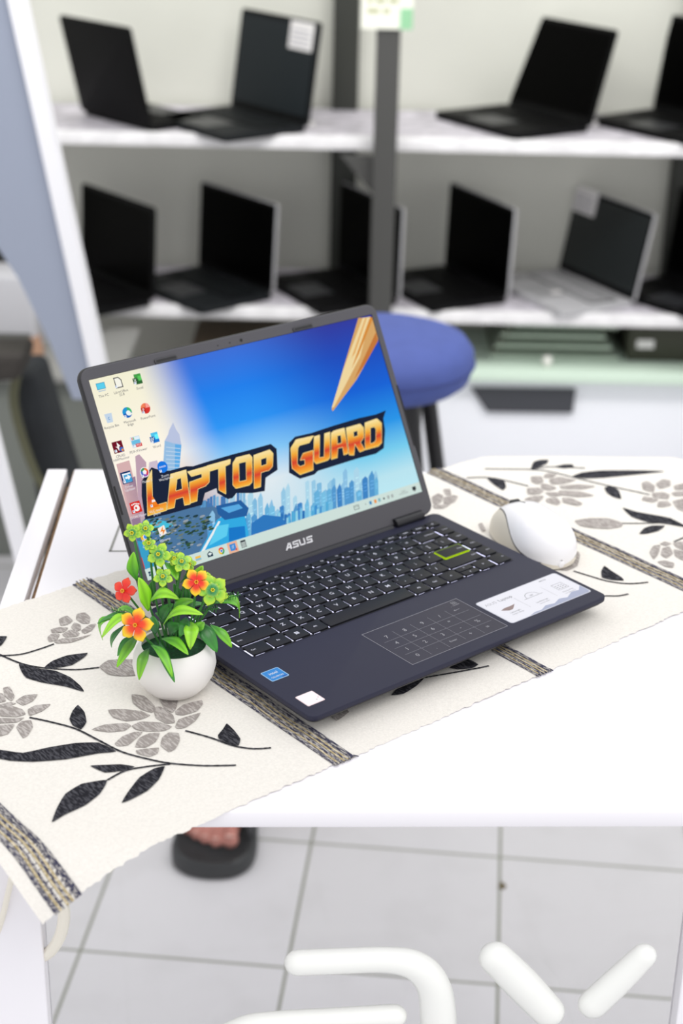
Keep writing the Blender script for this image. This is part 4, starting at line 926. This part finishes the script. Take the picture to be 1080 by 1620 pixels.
def d_lo(x, y): poly([(x - .0036, y - .0045), (x + .0036, y - .0045), (x + .0036, y + .0022), (x + .0012, y + .0048), (x - .0036, y + .0048)], (70, 70, 76), .00014); poly([(x - .0028, y - .0037), (x + .0028, y - .0037), (x + .0028, y + .0018), (x + .0008, y + .0040), (x - .0028, y + .0040)], (246, 244, 232), .00016)
def sq(c1, c2, ch):
    def f(x, y):
        blk(x + .0008, y + .0022, .0068, .0044, c1); blk(x + .0008, y - .0022, .0068, .0044, c2); blk(x + .0025, y + .0004, .0034, .0040, tuple(min(255, int(v * 1.25)) for v in c1), .00015)
        blk(x - .0024, y - .0010, .0044, .0046, tuple(int(v * .8) for v in c2), .00016); m.text(ch, x - .0024, y - .0009, .0040, glow((244, 248, 246)), LM, z=ZD + .00018)
    return f
def d_bin(x, y): poly([(x - .0028, y - .0042), (x + .0028, y - .0042), (x + .0036, y + .0036), (x - .0036, y + .0036)], (196, 214, 232)); m.text('c', x - .0002, y - .0002, .0050, glow((50, 140, 205)), LM, z=ZD + .00018)
def d_edge(x, y): disc(x, y, .0046, (28, 100, 190), .00014); disc(x, y, .0046, (60, 180, 120), .00015, -10, 80); disc(x, y, .0046, (40, 150, 215), .00015, 80, 190); disc(x + .0010, y - .0006, .0022, (240, 246, 248), .00016); poly([(x + .0008, y - .0004), (x + .0048, y - .0012), (x + .0030, y - .0028), (x + .0012, y - .0030)], (240, 246, 240), .00016)
def d_pp(x, y): disc(x, y, .0046, (214, 56, 50), .00014); disc(x, y, .0046, (240, 130, 90), .00015, 80, 200); disc(x + .0004, y + .0004, .0042, (250, 160, 150), .00016, 0, 80); blk(x - .0024, y - .0012, .0044, .0044, (190, 44, 40), .00017); m.text('P', x - .0024, y - .0012, .0040, glow((250, 240, 240)), LM, z=ZD + .00018)
def d_cpu(x, y): blk(x, y, .0098, .0098, (112, 24, 42)); poly([(x - .0010, y - .0004), (x + .0002, y - .0036), (x + .0012, y + .0002), (x + .0026, y + .0004), (x - .0002, y + .0042), (x - .0004, y + .0006), (x - .0024, y + .0004)], (244, 240, 240)); disc(x + .0028, y - .0026, .0020, (60, 110, 200), .00017); blk(x + .0034, y - .0032, .0018, .0018, (235, 150, 50), .00018)
def d_pdf(x, y): blk(x, y, .0090, .0092, (190, 214, 232)); blk(x, y, .0082, .0084, (224, 240, 248), .00015); blk(x, y - .0004, .0082, .0040, (110, 190, 226), .00016); blk(x - .0028, y + .0030, .0010, .0022, (230, 80, 70), .00017); blk(x - .0014, y + .0030, .0010, .0022, (80, 170, 90), .00017); blk(x + .0020, y - .0032, .0060, .0028, (214, 40, 44), .00018); m.text('PDF', x + .0020, y - .0032, .0026, glow((250, 244, 244)), LM, z=ZD + .0002)
def d_drv(x, y): blk(x, y, .0100, .0100, (24, 58, 110)); blk(x + .0006, y - .0004, .0080, .0080, (236, 242, 248), .00015); blk(x + .0012, y - .0010, .0070, .0066, (60, 160, 215), .00016); poly([(x - .0014, y - .0012), (x + .0012, y - .0012), (x + .0012, y - .0026), (x + .0042, y - .0002), (x + .0012, y + .0022), (x + .0012, y + .0006), (x - .0014, y + .0006)], (244, 248, 250), .00017)
def d_pic(x, y):
    for k, c in enumerate(((236, 120, 60), (60, 150, 90), (70, 110, 200), (150, 90, 190), (214, 60, 80))): disc(x, y, .0044, c, .00014, 72 * k + 10, 72 * k + 82, 6)
    disc(x, y, .0044, (246, 246, 250), .00015, 0, 359, 24, .0038); poly([(x + .0021 * cos(radians(72 * k)), y + .0021 * sin(radians(72 * k))) for k in range(5)], (246, 244, 244), .00017)
def d_zoom(x, y): disc(x, y, .0050, (28, 120, 226), .00014, n=28); m.text('zoom', x, y + .0004, .0030, glow((246, 250, 252)), LM, z=ZD + .00018)
def d_gom(x, y): blk(x, y, .0100, .0096, (216, 44, 38)); disc(x + .0006, y - .0008, .0028, (248, 240, 236), .00016); disc(x, y - .0006, .0010, (216, 44, 38), .00017); [disc(x - .0030 + k * .0016, y + .0026 + .0006 * sin(k), .0007, (248, 240, 236), .00016) for k in range(5)]
def d_vlc(x, y): poly([(x - .0030, y - .0036), (x + .0030, y - .0036), (x + .0006, y + .0046), (x - .0006, y + .0046)], (240, 130, 40)); poly([(x - .0019, y - .0002), (x + .0019, y - .0002), (x + .0013, y + .0018), (x - .0013, y + .0018)], (246, 240, 236), .00017); blk(x, y - .0040, .0084, .0016, (238, 120, 30), .00017)
def d_win(x, y): poly([(x - .0034, y - .0040), (x + .0034, y - .0030), (x + .0030, y + .0046), (x - .0038, y + .0030)], (246, 240, 230)); poly([(x - .0006, y - .0034), (x + .0030, y + .0006), (x + .0006, y + .0006), (x + .0016, y + .0040), (x - .0024, y - .0004), (x, y - .0002)], (240, 140, 50), .00017)
def d_chr(x, y):
    for k, c in enumerate(((60, 160, 80), (225, 70, 55), (240, 190, 50))): disc(x, y, .0046, c, .00014, -90 + 120 * k, 30 + 120 * k)
    disc(x, y, .0024, (244, 244, 246), .00016); disc(x, y, .0018, (60, 140, 230), .00017)
for args in ((160, 280, 'This PC', d_pc), (308, 245, 'LibreOffice\n25.8', d_lo), (470, 215, 'Excel', sq((74, 160, 76), (52, 104, 56), 'X')),
             (228, 545, 'Recycle Bin', d_bin), (384, 500, 'Microsoft\nEdge', d_edge), (540, 465, 'PowerPoint', d_pp),
             (305, 795, 'CPUID\nHWMonitor', d_cpu), (458, 750, 'PDF-XViewer', d_pdf), (615, 715, 'Word', sq((84, 196, 236), (36, 120, 210), 'W'))): icon(*args)
icon(378, 1055, 'Driver\nUpdater', d_drv, True); icon(533, 1010, 'Picasa 3', d_pic, True); icon(685, 965, 'Zoom\nWorkplace', d_zoom, True)
icon(458, 1310, 'GOM Player', d_gom, True); icon(610, 1262, 'VLC media\nplayer', d_vlc, True); icon(685, 1512, 'Winamp', d_win, True); icon(540, 1562, 'Chrome', d_chr, True)
icon(480, 1800, 'Player', d_gom, True)

# ------------------------------------------------------------ mouse
mc = at_z(838, 866, TZ + .003)
mt_ = thing('mouse', 'white computer mouse on the runner at the right edge of the laptop', 'mouse', (mc.x + .002, mc.y + .008, TZ + .0022), radians(24))
MW = mat('mouse_white', (246, 245, 248), .35, coat=.2); MS = mat('mouse_cream', (226, 219, 205), .45); MG = mat('mouse_gap', (70, 66, 70), .6)
def mouse_half(u): return (.0310 * (1 - abs(u) ** 2.6) ** .5) * (1 - .06 * cos(pi * u)) * (1.0 - .05 * u)
def mouse_h(u): return .0030 + .0335 * max(0, 1 - abs((u + .12) / 1.12) ** 2.5) ** .62 * (1 - abs(u) ** 6) ** .35 if abs(u) < 1 else .003
ML = .0545
def shell(v0, v1, m, mt, scale=1.0, n=40, k=18, umin=-1):
    rings = []
    for i in range(n + 1):
        u = -1 + 2 * i / n; u = sin(u * pi / 2) * .9985
        if u < umin or u > -umin: continue
        w = mouse_half(u) * scale + .0003; h = mouse_h(u) * scale
        a0 = v0(u) if callable(v0) else v0; a1 = v1(u) if callable(v1) else v1
        r = []
        for j in range(k + 1):
            a = a0 + (a1 - a0) * j / k; c, s_ = cos(a), sin(a)
            r.append((w * (abs(c) ** .75) * (1 if c > 0 else -1) * (1 + .06 * s_ * (1 - s_) ), u * ML, .0015 + h * (abs(s_) ** .8)))
        rings.append(r)
    m.rings(rings, mt, None, False, False, closed=False)
sm = lambda u: .98 - .84 * (0.5 + .5 * math.tanh((-u - .02) * 2.6)) + .10 * max(0, u)
m = MB(); shell(0., sm, m, MS, .985); m.build('side_panel', mt_, ang=80)
m = MB(); shell(lambda u: pi - sm(u), pi, m, MS, .985); m.build('side_panel', mt_, ang=80)
m = MB(); shell(sm, lambda u: pi - sm(u), m, MW, 1.0, k=26); m.build('top_shell', mt_, ang=80)
m = MB(); shell(lambda u: sm(u) - .045, lambda u: sm(u) + .02, m, MG, .994, k=2, umin=-.9); m.build('seam', mt_)
m = MB(); shell(lambda u: pi - sm(u) - .02, lambda u: pi - sm(u) + .045, m, MG, .994, k=2, umin=-.9); m.build('seam', mt_)
m = MB(); m.rings([[(mouse_half(sin((-1 + 2 * i / 24) * pi / 2) * .998) * s_ * .97, sin((-1 + 2 * i / 24) * pi / 2) * ML, z) for i in range(25) for s_ in (1,)] + [(-mouse_half(sin((1 - 2 * i / 24) * pi / 2) * .998) * .97, sin((1 - 2 * i / 24) * pi / 2) * ML, z) for i in range(25)] for z in (0, .0024)], MS); m.build('base', mt_)
for e_ in (-1, 1): m = MB(); m.ball((0, e_ * ML * .9965, .0042), (.0036, .0014, .0036), MW if e_ < 0 else MS, n=12); m.build('end_cap', mt_)
m = MB(); hz = mouse_h(.62); m.tube([(-.0035, .62 * ML, hz - .002), (.0035, .62 * ML, hz - .002)], .0062, mat('wheel_black', (40, 40, 44), .6), n=24); m.build('scroll_wheel', mt_)
m = MB(); m.tube([(0, u * ML, mouse_h(u) + .0016) for u in (.80, .86, .90)], .0005, MG, n=6); m.build('button_gap', mt_)
m = MB(); m.tube([(0, u * ML, mouse_h(u) + .0016) for u in (.30, .36, .42, .46)], .0005, MG, n=6); m.build('button_gap', mt_)

# ------------------------------------------------------------ potted artificial plant
PZ = TZ + .0022
pc_ = at_z(275, 1018, PZ + .040)
pl = thing('potted_plant', 'small artificial plant with red-yellow flowers in a round white pot beside the laptop', 'plant', (pc_.x, pc_.y, PZ))
PW = mat('pot_white', (244, 241, 238), .45, bump=.05, bscale=300)
prof = [(.0001, 0), (.016, 0), (.0205, .0012), (.0262, .0075), (.0305, .015), (.0325, .0235), (.0316, .031), (.0290, .0372), (.0268, .0402), (.0258, .0408), (.0250, .0402), (.0262, .037), (.0285, .030), (.0285, .028)]
m = MB(); m.lathe(prof, PW, n=64, cap1=True); m.build('pot', pl, ang=60)
m = MB(); m.lathe([(.0001, .030), (.0275, .0305), (.0275, .0330), (.0001, .036)], mat('dark_moss', (22, 74, 40), .9, noise=.4, scale=300, bump=1, bscale=600), n=32); m.build('moss', pl)
VC = mat('leaf_colour', (80, 160, 40), .38, vcol=True, coat=.15)
def c3(a): return lin(a)
LIMEL, GREENL, DGREEN = (142, 218, 36), (66, 158, 52), (28, 88, 48)
def mixc(a, b, t): return tuple(a[i] + (b[i] - a[i]) * t for i in range(3))
def pt(zx, zy, d): return at_y(140 + zx / 4.154, 820 + zy / 4.154, pc_.y + d) - Vector((pc_.x, pc_.y, PZ))
def leaf(a, b, bow=.006, wd=.0058, tone=1, side=0, fold=.25):
    a, b = Vector(a), Vector(b); L = (b - a).length; d = (b - a).normalized()
    up = Vector((0, -.35, 1)); s = d.cross(up); s = s.normalized() if s.length > .1 else Vector((1, 0, 0))
    n_ = s.cross(d).normalized(); n = 12; vs = []; cs = []; wd *= .74; side = side or random.uniform(-.0022, .0022); bow *= 1.25
    base, tip = {0: (DGREEN, GREENL), 1: (GREENL, LIMEL), 2: (LIMEL, (170, 235, 60)), 3: (DGREEN, LIMEL)}[tone]
    base, tip = c3(base), c3(tip)
    for i in range(n + 1):
        t = i / n; w = wd * (sin(pi * min(1, t ** .8 * .93 + .05)) ** .75) * (.35 + .65 * min(1, t * 2.2))
        if i == n: w = .0003
        p = a + d * L * t + n_ * bow * sin(pi * t) * 1.0 + s * side * sin(pi * t)
        for k, x in ((-1, -1), (-.5, -.5), (0, 0), (.5, .5), (1, 1)):
            q = p + s * w * x + n_ * (abs(x) * w * fold)
            vs.append(q); cs.append(mixc(mixc(base, tip, t ** 1.2), (0.02, .10, .02), .35 if x == 0 else 0.))
    fs = []
    for i in range(n):
        for k in range(4): j = i * 5 + k; fs.append((j, j + 1, j + 6, j + 5))
    m = MB(); m.add(vs, fs, VC, None, cs); o = m.build('leaf', pl, ang=80)
    md = o.modifiers.new('thick', 'SOLIDIFY'); md.thickness = .0004
    return o
C0 = (0, 0, .036)
LV = [  # start (zoom px), start depth, tip (zoom px), tip depth, bow, width, tone
 ((330, 640), .0, (58, 690), -.004, .006, .0034, 0), ((300, 660), .0, (85, 785), -.02, .010, .0056, 2), ((250, 650), .004, (92, 800), .0, .012, .0040, 1), ((330, 760), -.004, (186, 978), -.030, .003, .0058, 3),
 ((330, 770), .0, (190, 905), -.010, .003, .0048, 0), ((400, 850), -.016, (332, 1062), -.036, .006, .0058, 3), ((465, 810), -.014, (566, 1078), -.040, .006, .0052, 0), ((410, 830), -.016, (552, 1042), -.042, .006, .0050, 1),
 ((480, 790), -.010, (655, 895), -.034, .003, .0062, 1), ((672, 680), -.006, (668, 862), -.026, .006, .0078, 2), ((715, 670), .004, (845, 880), -.010, .004, .0085, 0), ((800, 700), .008, (942, 848), .0, .003, .0058, 1),
 ((800, 560), .004, (992, 655), .010, .010, .0068, 1), ((490, 700), -.010, (752, 632), -.022, .006, .0074, 2), ((545, 620), .0, (700, 538), .004, .004, .0066, 1), ((405, 545), -.004, (595, 530), -.004, .0075, .0078, 2),
 ((395, 610), -.006, (330, 390), -.012, .0, .0082, 2), ((318, 410), .006, (296, 222), .006, .0, .0062, 1), ((240, 700), .0, (150, 848), .002, .004, .0044, 0), ((480, 690), .0, (556, 560), .004, .002, .0068, 0),
 ((700, 470), .008, (750, 312), .010, .0, .0070, 2), ((500, 290), .006, (585, 405), .0, .0, .0060, 1), ((430, 560), .010, (430, 400), .012, .0, .0050, 0), ((600, 560), .008, (560, 430), .012, .0, .0042, 0), ((630, 560), .010, (640, 450), .014, .0, .0042, 0),
 ((540, 780), -.008, (620, 700), -.004, .004, .0080, 0), ((700, 760), -.006, (760, 680), .0, .004, .0060, 1), ((440, 760), -.006, (420, 640), .0, .0, .0060, 0), ((340, 650), .006, (160, 640), .014, .006, .0040, 1), ((600, 640), .010, (760, 560), .016, .006, .0050, 0),
 ((520, 720), .0, (440, 620), .006, .002, .0050, 0), ((640, 650), -.004, (600, 780), -.018, .004, .0060, 0)]
for a, da, b, db, bow, w, tone in LV: leaf(pt(*a, da), pt(*b, db), bow, w, tone)
STEM = mat('stem_green', (52, 120, 48), .5)
def stem(a, b, bend=.004):
    a, b = Vector(a), Vector(b); mid = (a + b) / 2 + Vector((bend, 0, 0)); m = MB(); m.tube(seg_arc([a, mid, b], 5), .0009, STEM, n=8); m.build('stem', pl)
def petal(m, c, ang, L, w, N, T, B, c0, c1, cup=.25):
    d = (T * cos(ang) + B * sin(ang)); s = (-T * sin(ang) + B * cos(ang)); n = 8; vs = []; cs = []
    for i in range(n + 1):
        t = i / n; ww = w * ((.14 + .86 * (t / .6) ** 1.3) if t < .6 else max(.04, 1 - ((t - .6) / .4) ** 2.4) ** .5)
        p = c + d * L * t + N * (cup * L * (t * .6 - t * t * .9))
        for x in (-1, -.5, 0, .5, 1):
            q = p + s * ww * x + N * (.12 * w * (x * x)) ; q = q - d * (abs(x) ** 2 * L * .10 * t)
            e = min(1, max(0, (t - .48) * 2.6 + abs(x) ** 2 * t * .7)); vs.append(q); cs.append(mixc(lin(c0), lin(c1), e))
    m.add(vs, [(i * 5 + k, i * 5 + k + 1, i * 5 + k + 6, i * 5 + k + 5) for i in range(n) for k in range(4)], VC, None, cs)
def flower(zx, zy, dep, rad, rot, N, c0, c1, name='flower', stamen=(232, 170, 40), np_=5, wf=.36, lens=None):
    c = pt(zx, zy, dep); N = Vector(N).normalized(); T = N.cross(Vector((0, 0, 1))).normalized(); B = T.cross(N) * -1; B = N.cross(T) * -1
    m = MB()
    for k in range(np_): petal(m, c, radians(rot + 360 / np_ * k), rad * (lens[k] if lens else 1), rad * wf, N, T, B, c0, c1)
    if name != 'flower':
        for k in range(np_): petal(m, c + N * .0006, radians(rot + 36 + 360 / np_ * k), rad * .62, rad * wf * .7, N, T, B, (60, 150, 84), c1, .9)
    o = m.build(name, pl, ang=80); md = o.modifiers.new('thick', 'SOLIDIFY'); md.thickness = .0004
    m = MB()
    for k in range(6):
        a = k * pi / 3; m.tube([c + N * .0002, c + N * .003 + T * .0012 * cos(a) + B * .0012 * sin(a)], .0003, mat('stamen_' + name, stamen, .5), n=6); m.ball(c + N * .0032 + T * .0012 * cos(a) + B * .0012 * sin(a), .0006, mat('stamen_' + name, stamen, .5), n=8)
    m.build('stamen', o); return c
RED, YEL = (238, 44, 22), (250, 214, 30)
cs_ = []
cs_.append(flower(235, 478, -.004, .0108, 20, (-.45, -.9, .5), (232, 34, 26), (240, 74, 40), lens=[1, 1, 1, .9, .9]))
cs_.append(flower(312, 700, -.026, .0138, 28, (-.15, -1, .45), (240, 62, 22), YEL, lens=[1, 1, 1, 1, 1]))
cs_.append(flower(708, 418, -.004, .0112, 60, (.1, -1, .5), RED, YEL))
LG = ((112, 190, 60), (190, 226, 60))
for (x, y, d, r, rot, N) in ((290, 92, .008, .0075, 200, (-.1, -1, .3)), (372, 68, .010, .0070, 30, (.2, -1, .6)), (398, 168, .008, .0055, 80, (0, -1, .8)), (462, 238, .004, .0100, 40, (-.1, -1, .6)), (612, 288, .004, .0085, 10, (.1, -1, .9)),
                          (490, 386, -.002, .0080, 55, (0, -1, .8)), (660, 300, .008, .0060, 30, (.2, -1, .5)), (560, 262, .008, .0060, 0, (.2, -1, .5)), (812, 470, -.004, .0128, 75, (.25, -1, .45)), (780, 420, .002, .0080, 20, (.1, -1, .6)), (868, 500, .002, .0070, 60, (.5, -1, .6))):
    cs_.append(flower(x, y, d, r, rot, N, LG[0], LG[1], 'green_blossom', (220, 210, 40)))
o = None
for i, c in enumerate(cs_): stem((c.x * .25, c.y * .25, .034), c - Vector((0, 0, .0)) + Vector((0, .001, 0)), .003 * (-1) ** i)
rnd = random.Random(2)                      # fine needle sprigs
for zx, zy, d, ang in ((240, 620, -.006, 160), (760, 590, .0, 0), (905, 510, .004, 10), (620, 400, .004, 60)):
    c = pt(zx, zy, d); m = MB(); m.tube([c - Vector((cos(radians(ang)) * .004, -.002, .004)), c + Vector((cos(radians(ang)) * .011, 0, sin(radians(ang)) * .0075))], .0004, STEM, n=5)
    for k in range(12):
        q = c + Vector((cos(radians(ang)) * k * .0009, 0, sin(radians(ang)) * k * .0006)); e = q + Vector((rnd.uniform(-.001, .001), -.001, .0032 * (1 if k % 2 else -1)))
        m.tube([q, e], .00028, STEM, n=5)
    m.build('needle_sprig', pl)

# ------------------------------------------------------------ person standing beyond the table: bare foot in a sandal
SKIN = mat('skin', (172, 112, 100), .55, noise=.1, scale=60)
fp = at_z(331, 1352, .03)
SBK = mat('sandal_rubber', (24, 27, 29), .5, noise=.2, scale=40); SBD = mat('sandal_strap', (26, 28, 32), .45)
sd = thing('sandal', 'black rubber sandal on the tiled floor under the table', 'sandal', (fp.x, fp.y - .012, 0), radians(-4)); sd.scale = (1.16, 1.16, 1.16)
out = [(-.056, .035), (-.050, .012), (-.030, -.006), (.0, -.012), (.032, -.006), (.052, .014), (.058, .045), (.054, .09), (.044, .14), (.042, .20), (.040, .24), (.020, .268), (-.010, .27), (-.036, .25), (-.042, .20), (-.046, .14), (-.054, .09)]
out = [(v.x, v.y) for v in seg_arc([(x, y, 0) for x, y in out + out[:1]], 4)[:-1]]
def inset(P, d):
    cx, cy = sum(p[0] for p in P) / len(P), sum(p[1] for p in P) / len(P); return [(cx + (x - cx) * (1 - d / .05), cy + (y - cy) * (1 - d / .13)) for x, y in P]
m = MB(); m.rings([[(*p, 0) for p in inset(out, .003)], [(*p, .004) for p in out], [(*p, .020) for p in out], [(*p, .026) for p in inset(out, .003)], [(*p, .026) for p in inset(out, .008)], [(*p, .021) for p in inset(out, .011)]], SBK); m.build('sole', sd, ang=60)
m = MB(); R = []
for i in range(9):
    y = .050 + .075 * i / 8; r = []
    for k in range(13):
        a = pi * k / 12; r.append((.052 * cos(a), y + .012 * sin(a), .018 + (.046 + .012 * i / 8) * sin(a)))
    R.append(r)
m.rings(R, SBD, None, False, False, closed=False); o = m.build('strap', sd, ang=80); md = o.modifiers.new('t', 'SOLIDIFY'); md.thickness = .004; md.offset = 1
pe = thing('person', 'person standing behind the table, only a bare foot in a black sandal showing', 'person', (fp.x, fp.y + .018, 0), radians(-4)); pe.scale = (1.06, 1.06, 1.06)
m = MB()
zz = .023
for x, y, r, L in ((.028, .006, .0125, .030), (.007, .006, .0095, .028), (-.010, .013, .0088, .026), (-.025, .022, .0083, .024), (-.038, .033, .0085, .022)):
    m.tube([(x, y + r * .6, zz + r * .9), (x, y + L * .5, zz + r * 1.25), (x * .9, y + L * 1.6, zz + r * 1.4)], [r * .95, r * .8, r], SKIN, n=14)
    m.ball((x, y + r * .5, zz + r * .88), (r, r, r * .88), SKIN, n=14)
def foot_ring(y, w, h, z0, cx=0):
    return [(cx + w * cos(a), y, z0 + h * .5 + h * .5 * sin(a)) for a in [2 * pi * k / 20 for k in range(20)]]
m.rings([foot_ring(.030, .036, .020, zz), foot_ring(.06, .043, .030, zz), foot_ring(.10, .040, .046, zz), foot_ring(.14, .034, .062, zz), foot_ring(.18, .031, .078, zz), foot_ring(.215, .030, .080, zz), foot_ring(.240, .026, .060, zz), foot_ring(.252, .014, .036, zz + .008)], SKIN)
m.tube([(0, .20, .06), (0, .198, .11), (0, .205, .18), (0, .215, .27), (0, .222, .36), (0, .22, .43)], [.034, .033, .034, .046, .052, .050], SKIN, n=20)
o = m.build('foot_and_leg', pe); md = o.modifiers.new('r', 'REMESH'); md.mode = 'VOXEL'; md.voxel_size = .0022; md.use_smooth_shade = True
md = o.modifiers.new('s', 'SMOOTH'); md.iterations = 4; md.factor = .5
NAIL = mat('toenail', (214, 172, 160), .3)
for x, y, r in ((.028, .006, .0125), (.007, .006, .0095), (-.010, .013, .0088), (-.025, .022, .0083), (-.038, .033, .0085)):
    m = MB(); m.ball((0, 0, 0), (r * .62, r * .62, r * .16), NAIL, Matrix.Translation((x, y + r * .25, zz + r * 1.70)) @ Matrix.Rotation(radians(-28), 4, 'X'), n=12); m.build('toenail', o)
m = MB(); m.tube([(0, .205, .17), (0, .212, .25), (0, .222, .36), (0, .224, .46)], [.064, .066, .072, .078], mat('dark_trousers', (46, 48, 56), .85, noise=.2, scale=80), n=24, cap=False)
o2 = m.build('trouser_leg', pe); md = o2.modifiers.new('t', 'SOLIDIFY'); md.thickness = .002
